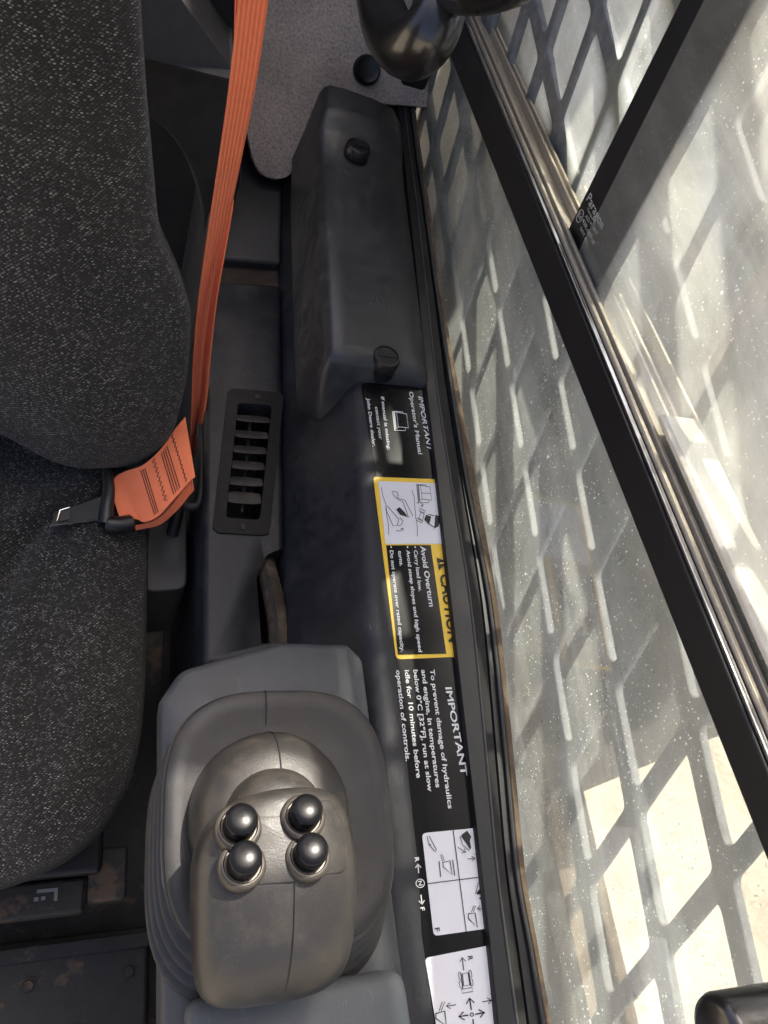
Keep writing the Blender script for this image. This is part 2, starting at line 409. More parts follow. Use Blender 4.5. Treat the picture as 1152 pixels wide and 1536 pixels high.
def icon(name, par, mat, h, strokes=(), fills=()):
    parts = [stroke_polys(p, w_, h, c) for p, w_, c in strokes] + [poly_flat(p, h + .0001) for p in fills]
    v, f_ = join(*parts); return mesh(name, v, f_, mat, par, smooth=False)
def text_mesh(name, s, a, b, cap, mat, par, bold=.012, italic=0., place=None):
    """a, b: 3-D base-line start and end; cap: letter height in metres; place: (u, v) unit axes worked out from a, b and up"""
    cu = bpy.data.curves.new('t', 'FONT'); cu.body = s; cu.size = 1; cu.offset = bold; cu.shear = italic; cu.resolution_u = 3
    to = bpy.data.objects.new('t', cu); COL.objects.link(to); bpy.context.view_layer.update()
    me = bpy.data.meshes.new_from_object(to.evaluated_get(bpy.context.evaluated_depsgraph_get()))
    co = np.array([vv.co[:] for vv in me.vertices]); fs = [tuple(p.vertices) for p in me.polygons]
    bpy.data.objects.remove(to); bpy.data.curves.remove(cu); bpy.data.meshes.remove(me)
    x0, x1 = co[:, 0].min(), co[:, 0].max(); a = np.array(a, float); b = np.array(b, float)
    u = nrm(b - a); vv = nrm(place - (place @ u) * u); L = np.linalg.norm(b - a)
    V = [a + u * ((c[0] - x0) / (x1 - x0) * L) + vv * (c[1] / .73 * cap) for c in co]
    return mesh(name, V, fs, mat, par, smooth=False)
def ltext(s, a, b, cap_px, par, mat='print', h=.0012, bold=.022, italic=0., name='lettering'):
    A, B = pz(*a, h), pz(*b, h); mid = ((a[0] + b[0]) / 2, (a[1] + b[1]) / 2)
    cap = np.linalg.norm(pz(mid[0] + cap_px, mid[1], h) - pz(*mid, h))
    return text_mesh(name, s, A, B, cap, mat, par, bold, italic, np.array([1., 0, 0]))
def label(txt): pass

strip = sheet('label_strip', [(541, 574), (640, 577), (662, 720), (694, 985), (722, 1245), (742, 1420), (762, 1575), (658, 1575), (633, 1400), (628, 1300), (594, 985), (566, 722)], 'black_gloss', con, .0005, rr=[8, 0, 0, 0, 0, 0, 0, 0, 0, 0, 0, 0])
strip['label'] = 'glossy black strip with white lettering and warning pictograms'
# operator's manual text
ltext('IMPORTANT', (627, 594), (641.5, 677), 7, strip, italic=.15)
ltext("Operator's Manual", (613.5, 587), (627.5, 681), 6.2, strip)
ltext('If manual is missing,', (571.5, 595), (581.5, 675), 5, strip)
ltext('contact your', (562.5, 610), (569, 659), 5, strip)
ltext('John Deere dealer.', (550, 597), (559, 670), 5, strip)
def book(ox, oy, s, par, mat, h, wd):
    q = lambda pts: [(ox + s * x, oy + s * y) for x, y in pts]
    return icon('book_pictogram', par, mat, h, [
        (q([(370, 275), (455, 290), (462, 348), (378, 345)]), wd, True), (q([(378, 345), (462, 348), (470, 408), (383, 400)]), wd, True),
        (q([(370, 275), (352, 278), (365, 420), (383, 400)]), wd, False), (q([(352, 278), (335, 268), (352, 430), (445, 432), (446, 410)]), wd, False),
        (q([(335, 268), (420, 272), (424, 284)]), wd, False), (q([(345, 275), (358, 425)]), wd * .7, False)])
book(530, 570, 1 / 5.69, strip, 'print', .0012, 1.1)
# caution block
cau = sheet('caution_label', [(560, 715), (657, 719), (690, 985), (594.5, 989)], 'yellow', con, .0008, rr=[4, 0, 0, 7])
cau['label'] = 'yellow bordered caution label'
sheet('picture_panel', [(567.5, 721.5), (655, 725), (664.5, 815.5), (578.5, 816)], 'white', cau, .0012)
sheet('text_panel', [(579.5, 818), (646, 817.5), (669.5, 980.5), (597, 982)], 'black_gloss', cau, .0012)
ltext('Avoid Overturn', (630.5, 819), (644, 910), 8, cau, h=.0016)
ltext('• Carry load low.', (620, 819), (628, 887), 5.6, cau, h=.0016)
ltext('• Avoid steep slopes and high speed', (608.6, 819), (628, 978), 5.6, cau, h=.0016)
ltext('turns.', (597, 826), (600, 849), 5.6, cau, h=.0016)
ltext('• Do not operate over rated capacity.', (584, 819), (601.5, 978), 5.6, cau, h=.0016)
ltext('CAUTION', (660, 861), (673.5, 963), 16, cau, 'ink', .0014)
icon('warning_triangle', cau, 'ink', .0013, fills=[[(655, 836), (658.5, 855.5), (671, 843)]])
icon('exclamation_mark', cau, 'yellow', .0017, strokes=[([(660.5, 845.2), (667, 844.2)], 2., False), ([(657.6, 845.6), (659, 845.4)], 2., False)])
book(530 + 39, 570 + 112, 1 / 5.69 * .95, cau, 'ink', .0015, .9)
c1 = lambda pts: [(530 + x / 5.69, 570 + y / 5.69) for x, y in pts]
icon('tipping_pictogram', cau, 'ink', .0015, [
    (c1([(240, 915), (252, 990), (278, 1060), (285, 1150), (300, 1240), (302, 1320)]), .7, False),
    (c1([(498, 940), (520, 1000), (525, 1080), (532, 1170), (545, 1240), (548, 1335)]), .7, False),
    (c1([(330, 948), (372, 955), (385, 990), (370, 1010), (345, 985)]), .9, True),
    (c1([(372, 1008), (440, 1025), (508, 1160), (470, 1172), (425, 1040), (380, 1020)]), .9, False),
    (c1([(290, 1075), (390, 1190), (375, 1240), (340, 1245), (275, 1100)]), .9, True),
    (c1([(395, 1175), (425, 1200), (410, 1235), (380, 1245)]), .9, False),
    (c1([(540, 1050), (578, 1045), (592, 1080)]), .9, False), (c1([(575, 1075), (592, 1080), (595, 1055)]), .9, False),
    (c1([(365, 1285), (400, 1290), (425, 1265)]), .9, False), (c1([(402, 1268), (425, 1265), (424, 1290)]), .9, False),
    (c1([(568, 1095), (615, 1118), (605, 1135), (558, 1115)]), .9, True), (c1([(545, 1180), (595, 1205), (585, 1220), (535, 1195)]), .9, True),
    (c1([(575, 1130), (605, 1142), (590, 1195), (560, 1180)]), .9, True), (c1([(640, 1145), (690, 1160)]), 1.2, False), (c1([(625, 1215), (690, 1255)]), 1.2, False)],
    fills=[c1([(700, 1150), (730, 1160), (738, 1210), (725, 1250), (690, 1268)]), c1([(620, 1150), (665, 1165), (650, 1225), (605, 1195)]), c1([(395, 1085), (440, 1130), (465, 1170), (400, 1150), (365, 1105)])])
# cold start text
ltext('IMPORTANT', (668, 1031), (692, 1164), 10, strip, italic=.0)
ltext('To prevent damage of hydraulics', (645, 1004), (672.5, 1213), 7.2, strip)
ltext('and engine, in temperatures', (632, 1004.5), (654, 1181.5), 7.2, strip)
ltext('below 0°C [32°F], run at slow', (620, 1004.5), (642, 1187.5), 7.2, strip)
ltext('idle for 10 minutes before', (607, 1005), (625, 1167), 7.2, strip)
ltext('operation of controls.', (594, 1005), (609, 1142), 7.2, strip)
# control pattern cards
c4 = lambda pts: [(590 + x / 6.4, 1220 + y / 6.4) for x, y in pts]
k1 = sheet('bucket_card', c4([(275, 190), (830, 137), (930, 1102), (388, 1178)]), 'white', con, .0009, rr=[7, 0, 0, 7]); k1['label'] = 'white card with four bucket pictograms'
def arrow(a, b, hd, wd):
    a = np.array(a, float); b = np.array(b, float); t = (b - a) / np.linalg.norm(b - a); n_ = np.array([-t[1], t[0]])
    return [([a, b], wd, False), ([b - t * hd + n_ * hd * .75, b, b - t * hd - n_ * hd * .75], wd, False)]
def P4(x, y): return c4([(x, y)])[0]
icon('card_grid', k1, 'ink', .0014, [(c4([(575, 162), (700, 1135)]), 1.3, False), (c4([(330, 675), (868, 607)]), 1.3, False)])
icon('bucket_pictogram', k1, 'ink', .0014, [
    (c4([(325, 225), (345, 220), (415, 350), (405, 368), (385, 350), (345, 300)]), 1., True),
    (c4([(440, 460), (455, 612)]), 1.4, False), (c4([(570, 445), (590, 598)]), 1.4, False),
    (c4([(475, 470), (545, 455), (565, 590), (480, 515)]), 1.4, True), (c4([(452, 395), (472, 460)]), .8, False), (c4([(470, 390), (488, 455)]), .8, False),
    (c4([(640, 220), (655, 222), (742, 340), (725, 355), (665, 300)]), 1., True),
    *arrow(P4(620, 325), P4(695, 375), 5, 1.), *arrow(P4(712, 438), P4(785, 432), 5, 1.), (c4([(780, 385), (830, 440)]), .8, False), (c4([(795, 380), (835, 425)]), .8, False),
    (c4([(790, 770), (815, 670), (850, 645), (825, 770)]), 1., True), *arrow(P4(880, 818), P4(825, 815), 5, 1.), *arrow(P4(875, 910), P4(805, 915), 5, 1.),
    (c4([(720, 965), (785, 955), (808, 1095), (722, 1010)]), 1.6, True), (c4([(750, 945), (775, 885)]), .8, False), (c4([(768, 945), (792, 885)]), .8, False)],
    fills=[c4([(650, 210), (708, 165), (748, 222), (735, 265), (748, 330), (735, 345)]), c4([(795, 772), (850, 690), (862, 760), (825, 780)]), c4([(345, 292), (362, 300), (352, 315), (342, 305)])])
ltext('F', P4(398, 1103), P4(404, 1138), 7.5, k1, 'ink', .0014)
ltext('R', P4(205, 425), P4(212, 468), 6.5, strip); ltext('F', P4(258, 905), P4(264, 938), 6.5, strip)
cN = [(P4(258, 672)[0] + 6.3 * math.cos(a), P4(258, 672)[1] + 6.3 * math.sin(a)) for a in np.linspace(0, 2 * math.pi, 20, endpoint=False)]
icon('direction_arrow', strip, 'print', .0012, [*arrow(P4(243, 575), P4(236, 487), 5.5, 1.6), *arrow(P4(265, 782), P4(277, 873), 5.5, 1.6), (cN, 1.2, True)])
ltext('N', P4(238, 652), P4(246, 696), 6, strip)
c5 = lambda pts: [(600 + x / 6.4, 1400 + y / 6.4) for x, y in pts]
def P5(x, y): return c5([(x, y)])[0]
k2 = sheet('steering_card', [(637.5, 1437), (739, 1417), (760, 1590), (665, 1600)], 'white', con, .0009, rr=[7, 0, 0, 0]); k2['label'] = 'white card with steering arrows and a small machine outline'
icon('machine_pictogram', k2, 'ink', .0014, [
    *arrow(P5(612, 355), P5(598, 232), 6, 1.3), (c5([(598, 388), (655, 378), (672, 495), (612, 505)]), 1.6, True),
    (rounded(c5([(560, 375), (580, 372), (592, 440), (570, 445)]), 1.5, 3), .9, True), (rounded(c5([(565, 460), (590, 455), (602, 525), (580, 530)]), 1.5, 3), .9, True),
    (rounded(c5([(660, 358), (682, 353), (692, 420), (672, 424)]), 1.5, 3), .9, True), (rounded(c5([(672, 440), (695, 436), (704, 500), (685, 504)]), 1.5, 3), .9, True),
    (c5([(592, 538), (695, 520), (700, 558), (598, 575)]), 1., True), (c5([(585, 380), (605, 528)]), .8, False), (c5([(660, 375), (682, 512)]), .8, False),
    *arrow(P5(685, 735), P5(668, 622), 8, 2.), *arrow(P5(655, 785), P5(565, 800), 8, 2.), *arrow(P5(722, 778), P5(812, 760), 8, 2.), *arrow(P5(700, 822), P5(712, 930), 8, 2.),
    ([(P5(690, 780)[0] + 2.6 * math.cos(a), P5(690, 780)[1] + 2.6 * math.sin(a)) for a in np.linspace(0, 6.283, 12, endpoint=False)], 1.4, True),
    *arrow(P5(538, 685), P5(445, 700), 6, 1.3), *arrow(P5(790, 658), P5(880, 642), 6, 1.3), (c5([(868, 575), (912, 630)]), 1., False), (c5([(890, 570), (915, 600)]), 1., False),
    (c5([(375, 745), (408, 655)]), 1., False), (c5([(395, 745), (432, 655)]), 1., False), (c5([(345, 770), (430, 745), (445, 890), (345, 815)]), 2., True)])
ltext('R', P5(650, 220), P5(656, 264), 7.5, k2, 'ink', .0014)

# ------------------------------------------------------------------ VENT LEDGE
ven = root('vent_console', 'black moulded ledge with slatted air vent beside the seat', 'console', (.16, .45, -.11))
poly = [(.108, .235), (.1875 + tx(.235), .235), (.1875 + tx(.725), .742), (.119, .728)]
v, f_ = prism(poly, -.50, -.100); led = mesh('ledge_body', v, f_, 'ledge', ven, bevel=.007, seg=4)
vq = [pz(342, 583, -.1)[:2], pz(426, 590, -.1)[:2], pz(404, 805, -.1)[:2], pz(318, 800, -.1)[:2]]
def vmap(u, t): # u across 0..1, t along 0 (rear)..1 (front)
    a = (1 - u) * vq[0] + u * vq[1]; b = (1 - u) * vq[3] + u * vq[2]; return (1 - t) * a + t * b
hole = [vmap(.20, .115), vmap(.80, .115), vmap(.80, .90), vmap(.20, .90)]
v, f_ = prism(rounded(hole, .004, 4), -.17, -.08); boolean_cut(led, v, f_)
notch = [pz(400, 832, -.1)[:2], pz(440, 815, -.1)[:2], pz(446, 965, -.1)[:2], pz(392, 965, -.1)[:2], pz(385, 868, -.1)[:2]]
v, f_ = prism(rounded(notch, [.008, 0, 0, 0, .008], 5), -.16, -.08); boolean_cut(led, v, f_)
# bezel: frame with rounded outside and square opening
out = rounded(vq, .006, 6); 
hole2 = [vmap(.19, .11), vmap(.80, .11), vmap(.80, .905), vmap(.19, .905)]
def ringframe(outer, inner, z0, z1, k=64):
    def resample(P, n):
        P = [np.array(p, float) for p in P] + [np.array(P[0], float)]; d = np.cumsum([0] + [np.linalg.norm(P[i + 1] - P[i]) for i in range(len(P) - 1)])
        return [np.array([np.interp(t, d, [p[0] for p in P]), np.interp(t, d, [p[1] for p in P])]) for t in np.linspace(0, d[-1], n, endpoint=False)]
    O = resample(outer, k); I = resample(inner, k)
    cen = np.mean(O, axis=0); ao = [math.atan2(*(p - cen)[::-1]) for p in O]; s = int(np.argmin([np.linalg.norm(p - O[0]) for p in I])); I = I[s:] + I[:s]
    r = [[(*p, z0) for p in O], [(*p, z1 - .001) for p in O], [(*(p * .985 + q * .015), z1) for p, q in zip(O, I)], [(*p, z1) for p in I], [(*p, z0 - .02) for p in I]]
    v, f_ = loft(r, cap=False); return v, f_
v, f_ = ringframe(out, rounded(hole2, .0035, 6), -.0995, -.0980); mesh('vent_bezel', v, f_, 'vent', ven)
box('vent_duct', float(min(p[0] for p in hole2)) - .004, float(max(p[0] for p in hole2)) + .004, float(hole2[3][1]) - .004, float(hole2[0][1]) + .004, -.169, -.165, 'dark', ven, bevel=0)
def slat(t, tilt):
    a = vmap(.20, t); b = vmap(.80, t); c = (a + b) / 2; hw = np.linalg.norm(b - a) / 2 * .97
    rings = []
    for s in np.linspace(-1, 1, 9):
        x = c[0] + s * hw; w_ = .0088 * (1 - .22 * abs(s) ** 4); th = .0017
        prof = []
        for ang in np.linspace(0, 2 * math.pi, 10, endpoint=False):
            dy, dz = w_ * math.cos(ang), th * math.sin(ang)
            prof.append((x, c[1] + dy * math.cos(tilt) - dz * math.sin(tilt) + s * (b - a)[1] / 2, -.106 + dy * math.sin(tilt) + dz * math.cos(tilt)))
        rings.append(prof)
    v, f_ = loft(rings); return mesh('slat', v, f_, 'slat', ven, angle=60)
for i, t in enumerate([.19, .305, .415, .525, .635, .745]): slat(t, math.radians([-30, -27, -28, -25, -26, -14][i]))
pa = vmap(.47, .16); pb = vmap(.50, .82)
v, f_ = tube([(*pa, -.113), (*((pa + pb) / 2), -.113), (*pb, -.113)], .0022, 8); mesh('slat_link', v, f_, 'slat', ven)
for t in (.055, .955):
    c = vmap(.52, t); v, f_ = lathe((*c, -.0980), (0, 0, 1), [(.0036, -.001), (.0036, .0004), (.0028, .0011), (.0010, .0011), (.0008, .0002), (0, .0002)], 14); mesh('screw', v, f_, 'dark', ven)
# hose in the notch
hs = root('drain_hose', 'dusty brown corrugated hose lying in the notch of the ledge', 'hose', tuple(pz(410, 900, -.12)))
path = catmull([pz(397, 835, -.150), pz(400, 855, -.116), pz(408, 890, -.109), pz(416, 930, -.108), pz(420, 985, -.112), pz(424, 1040, -.13)], 16)
rad = [.0105 + .0004 * math.sin(i * 1.35) for i in range(len(path))]
v, f_ = tube(path, rad, 14); mesh('hose_body', v, f_, 'hose', hs)
v, f_ = tube([p + np.array([-.004, 0, .0095]) for p in path[14:]], .0016, 6); mesh('hose_seam', v, f_, 'slat', hs)

# rear ledge behind the vent ledge, with dusty gap
rl = root('rear_ledge', 'dark plastic ledge behind the vent with a dusty joint', 'trim panel', (.17, .9, -.1))
v, f_ = prism([(.122, .772), (.1875 + tx(.785), .785), (.243, 1.125), (.135, 1.125)], -.50, -.104); mesh('ledge_panel', v, f_, 'trim', rl, bevel=.006, seg=3)
v, f_ = prism([(.118, .726), (.1875 + tx(.735), .742), (.1875 + tx(.785), .79), (.121, .776)], -.30, -.118); mesh('joint_strip', v, f_, 'hose', rl, bevel=.002)

# ------------------------------------------------------------------ REAR TRIM + FELT
tr = root('rear_trim_panel', 'moulded black trim panel with an arch behind the seat', 'trim panel', (.05, .85, -.2))
def P8(x, y, Y=.86): return py(x, y, Y)
# main slab with arch outline (front face at y=.86) extruded back
arch = catmull([(205, 168), (240, 190), (268, 222), (290, 270), (303, 330), (306, 420)], 6)
outl = [(180, 150)] + [tuple(p) for p in arch] + [(325, 425), (362, 270), (352, 118), (215, 85), (180, 85)]
fa = [P8(x, y, .86) for x, y in outl]; k = len(fa)
v = fa + [(p[0], 1.10, p[2]) for p in fa]; f_ = [tuple(range(k)), tuple(range(2 * k - 1, k - 1, -1))] + [(i, (i + 1) % k, (i + 1) % k + k, i + k) for i in range(k)]
mesh('arch_panel', v, f_, 'trim', tr, bevel=.006, seg=3)
up = [(180, 88), (216, 88), (353, 121), (352, 112), (268, -8), (262, -40), (180, -40)]
fa = [P8(x, y, .83 if i in (1, 2) else .85) for i, (x, y) in enumerate(up)]; k = len(fa)
v = fa + [(p[0], 1.10, p[2]) for p in fa]; f_ = [tuple(range(k)), tuple(range(2 * k - 1, k - 1, -1))] + [(i, (i + 1) % k, (i + 1) % k + k, i + k) for i in range(k)]
mesh('upper_panel', v, f_, 'trim', tr, bevel=.007, seg=3)
fa = [P8(x, y, .93) for x, y in [(272, -40), (276, -6), (350, 104), (362, 100), (362, -40)]]; k = len(fa)
v = fa + [(p[0], 1.11, p[2]) for p in fa]; f_ = [tuple(range(k)), tuple(range(2 * k - 1, k - 1, -1))] + [(i, (i + 1) % k, (i + 1) % k + k, i + k) for i in range(k)]
mesh('corner_panel', v, f_, 'dark', tr, bevel=.005, seg=3)

fe = root('felt_liner', 'grey speckled felt liner with rounded lower tip on the rear wall', 'felt panel', (.27, 1.11, -.05))
fo = [(352, -60), (354, 30), (362, 120), (372, 205)] + [tuple(p) for p in catmull([(378, 235), (390, 258), (410, 268), (432, 264), (446, 245)], 4)] + [(470, 180), (500, 150), (640, 160), (660, -60)]
def on_felt(x, y, off=0.):     # sloping plane y = 1.10 - .92 (.10 - z)
    d = ray((x, y)); t = (1.10 - off - .092 + .92 * EYE[2] - EYE[1]) / (d[1] - .92 * d[2]); return EYE + d * t
fa = [on_felt(x, y) for x, y in fo]; k = len(fa)
v = fa + [(p[0], p[1] + .010, p[2] - .009) for p in fa]
f_ = [tuple(range(k)), tuple(range(2 * k - 1, k - 1, -1))] + [(i, (i + 1) % k, (i + 1) % k + k, i + k) for i in range(k)]
mesh('felt_sheet', v, f_, 'felt', fe, smooth=False)
c = on_felt(549, 106, .001); v, f_ = lathe(c, (0, -1, .92), [(.019, -.002), (.019, .006), (.016, .009), (.011, .006), (0, .005)], 26); mesh('push_clip', v, f_, 'knob', fe)

# ------------------------------------------------------------------ STORAGE COVER
sc = root('storage_cover', 'bulged dark storage compartment cover with two round thumb knobs', 'cover', (.28, .75, .0))
def cover_prof(y):
    t = tx(y); 
    zt = interp([.50, .514, .519, .527, .60, .84, .87, .89, .94, 1.0], [.006, .010, .024, .029, .033, .036, .045, .056, .058, .056], y)
    l = interp([.44, .60, .86, .9, 1.0], [.203, .200, .198, .200, .204], y)
    return [(l - .008 + t, -.062), (l - .003 + t, -.020), (l + .001 + t, zt - .014), (l + .004 + t, zt - .005), (l + .010 + t, zt - .001), (l + .030 + t, zt), (l + .070 + t, zt - .003), (l + .100 + t, zt - .009), (.318 + t, zt * .55), (.327 + t, .003), (.331 + t, -.004)]
ys = [.514, .5165, .519, .523, .527, .535, .55] + list(np.linspace(.57, .86, 13)) + [.87, .88, .89, .90, .91, .92, .93, .938]
rings = [[(x, y, z) for x, z in cover_prof(y)] for y in ys]
def on_wall(x, y, off=0.):
    d = ray((x, y)); m_ = .042 / .083      # plane x = .190 + .058(y - .26) + (z + .099) m
    k0 = .190 - .058 * .26 + .099 * m_ - off
    t = (k0 + .058 * EYE[1] + m_ * EYE[2] - EYE[0]) / (d[0] - .058 * d[1] - m_ * d[2]); return EYE + d * t
tipA = on_wall(476, 628, .002); tipB = on_wall(482, 630, .002)
first = [(x, y - .002, z - .008 if z > 0 else z) for x, y, z in rings[0]]
ri = np.array(first[3])
first[0] = tuple(tipA); first[1] = tuple(tipA * .5 + tipB * .5); first[2] = tuple(tipB * .75 + ri * .25); first[3] = tuple(tipB * .35 + ri * .65)
last = [(x, y + .006, z - .02 if z > 0 else z) for x, y, z in rings[-1]]
v, f_ = loft([first] + rings + [last]); mesh('cover_shell', v, f_, 'cover', sc, angle=65)
def thumb_knob(x, y, z):
    c = pz(x, y, z + .004); g_ = []; n_ = 72
    for h, r in ((-.014, .0165), (-.002, .0165), (-.002, .0158), (.0095, .0155), (.0118, .0140), (.0122, .0125), (.0108, .0120), (.0104, 0)):
        ring = []
        for i in range(n_):
            a = 2 * math.pi * i / n_; rr = r * (1 - (.035 if (i % 2 and -.003 < h < .010 and r < .0160 and r > .014) else 0)); rr = max(rr, 1e-5)
            ring.append((c[0] + rr * math.cos(a), c[1] + rr * math.sin(a), c[2] + h - .010))
        g_.append(ring)
    v, f_ = loft(g_); o = mesh('thumb_knob', v, f_, 'knob', sc, angle=35)
    v, f_ = boxv(c[0] - .0115, c[0] + .0115, c[1] - .0012, c[1] + .0012, c[2] + .0002, c[2] + .0013); mesh('knob_rib', v, f_, 'knob', o, smooth=False)
thumb_knob(538, 220, .044); thumb_knob(580, 535, .023)

# ------------------------------------------------------------------ ARMREST POD + FRONT BLOCK
pod = root('joystick_pod', 'grey plastic pod with chamfered corner carrying the joystick', 'pod', (.14, .1, -.2))
Pp = [(.0575, .168), (.072, .190), (.150, .2125), (.207, .2105), (.218, .198), (.2215, -.10), (.0605, -.10)]
Pr = rounded(Pp, [.008, .02, .02, .006, .01, .004, .004], 5)
def shrink(P, s, dx=0): c = np.array([.14, .05]); return [c + (np.array(p) - c) * s + np.array([dx, 0]) for p in P]
rings = [[(*p, -.40) for p in shrink(Pr, .66, .018)], [(*p, -.10) for p in shrink(Pr, .72, .014)], [(*p, -.03) for p in shrink(Pr, .93, .004)], [(*p, -.008) for p in shrink(Pr, .988)], [(*p, .012) for p in Pr], [(*p, .022) for p in shrink(Pr, .995)], [(*p, .027) for p in shrink(Pr, .98)], [(*p, .029) for p in shrink(Pr, .955)], [(*p, .0295) for p in shrink(Pr, .8)]]
v, f_ = loft(rings); mesh('pod_body', v, f_, 'pod', pod, angle=60)
blk = root('armrest_block', 'light grey plastic block in front of the joystick pod', 'armrest', (.145, -.09, 0))
Pb = rounded([(.073, -.0225), (.214, -.0235), (.222, -.30), (.070, -.30)], [.010, .012, .02, .02], 6)
cB = np.array([.145, -.16])
rings = [[(*(cB + (p - cB) * s), z) for p in Pb] for s, z in ((1, .0300), (1., .036), (.995, .043), (.975, .0475), (.94, .049), (.6, .0495))]
v, f_ = loft(rings); mesh('block_body', v, f_, 'block', blk, angle=60)

# ------------------------------------------------------------------ JOYSTICK
js = root('joystick', 'worn grey joystick with four glossy black buttons on a ribbed rubber boot', 'joystick', (.13, .07, .03))
bc = (.1335, .0735)
rings = []
folds = [(.083, .0285, 1), (.0845, .0305, 1)]
for i in range(4): zb = .0315 + i * .0068; folds += [(.0840 - i * .0012, zb + .001, 1), (.0770 - i * .0012, zb + .0030, 1), (.0768 - i * .0012, zb + .0040, 1), (.0838 - i * .0012, zb + .0058, 1)]
folds += [(.0760, .0588, 1)]
for hx, z, _ in folds:
    t_ = (z - .0285) / .03; rings.append([(x, y, z) for x, y in superell(bc[0] + .001 - .003 * (1 - t_), bc[1] + .003 - .020 * (1 - t_), hx * .985, hx * 1.06, 3.1, 64)])
v, f_ = loft(rings); mesh('bellows_boot', v, f_, 'boot', js, angle=50)
rings = []
for s, z in ((.0780, .0592), (.0788, .0608), (.0784, .0632), (.0768, .0646), (.0720, .0652), (.0660, .0646), (.0600, .0622), (.045, .0620)):
    rings.append([(x, y, z + .004 * (y - bc[1]) / .08) for x, y in superell(bc[0] + .001, bc[1] + .003, s * .985, s * 1.055, 3.1, 64)])
v, f_ = loft(rings); skirt = mesh('skirt', v, f_, 'boot', js, angle=60)
# palm hump
hc = (.1235, .0745)
rings = []
for r, z in ((1.02, .062), (1.0, .072), (.965, .084), (.90, .0945), (.80, .102), (.66, .1065), (.45, .109), (.2, .1098)):
    rings.append([(hc[0] + .052 * r * math.cos(a), hc[1] - .012 * (1 - r) + (.054 * r) * math.sin(a), z) for a in np.linspace(0, 2 * math.pi, 56, endpoint=False)])
v, f_ = loft(rings); hump = mesh('palm_hump', v, f_, 'grip', js, angle=60)
rings = []
for r, z in ((1.02, .100), (1., .110), (.93, .120), (.78, .127), (.5, .1315), (.15, .133)):
    rings.append([(.1175 + .030 * r * math.cos(a), .068 + .029 * r * math.sin(a), z) for a in np.linspace(0, 2 * math.pi, 40, endpoint=False)])
v, f_ = loft(rings); mesh('neck', v, f_, 'grip', js, angle=60)
# head (mouse-like grip) lofted along -Y
def head_sec(y, cx, hw, zt, zb, e):
    out = []; zc = (zt * .45 + zb * .55)
    for a in np.linspace(0, 2 * math.pi, 40, endpoint=False):
        c, s = math.cos(a), math.sin(a); h_ = (zt - zc) if s > 0 else (zc - zb)
        out.append((cx + hw * math.copysign(abs(c) ** (2 / e), c), y, zc + h_ * math.copysign(abs(s) ** (2 / e), s)))
    return out
S_ = [(.0815, .123, .014, .131, .105, 2.2), (.080, .1225, .024, .136, .099, 2.3), (.0765, .1205, .0330, .1395, .094, 2.5), (.070, .1182, .0405, .1412, .088, 2.7), (.060, .1160, .0462, .1420, .084, 2.9), (.045, .1152, .0482, .1425, .082, 2.9),
      (.036, .1152, .0484, .1432, .081, 2.8), (.028, .1150, .0482, .1425, .080, 2.7), (.015, .1150, .0478, .1385, .079, 2.6), (.0, .1148, .0468, .1315, .078, 2.6), (-.012, .1146, .0448, .1225, .077, 2.5), (-.0205, .1144, .0405, .112, .0775, 2.4), (-.0262, .1142, .033, .1035, .079, 2.3), (-.0290, .1140, .019, .0965, .083, 2.1)]
v, f_ = loft([head_sec(*q) for q in S_]); head = mesh('grip', v, f_, 'grip', js, sub=1)
def head_top(x, y):
    ys_ = [q[0] for q in S_][::-1]; g_ = lambda i: interp(ys_, [q[i] for q in S_][::-1], y)
    cx, hw, zt, zb, e = (g_(i) for i in range(1, 6)); zc = zt * .45 + zb * .55; t = min(.999, abs((x - cx) / hw))
    return zc + (zt - zc) * (1 - t ** e) ** (1 / e)
# button plate: thin shell following the grip
pl = [(.0865, .0690), (.145, .0715), (.1545, .052), (.152, .0345), (.1475, .0315), (.1165, .0290), (.086, .0300), (.079, .0345), (.0785, .060)]
plr = rounded(pl, .006, 5)
rings = []
for s, h in ((1., -.002), (1., .0004), (.985, .0011), (.96, .0012), (.6, .0012), (.25, .0012), (.02, .0012)):
    cc = np.array([.1165, .052]); rings.append([(*(cc + (p - cc) * s), head_top(*(cc + (p - cc) * s)) + h) for p in plr])
v, f_ = loft(rings); plate = mesh('button_plate', v, f_, 'grip', js, angle=60)
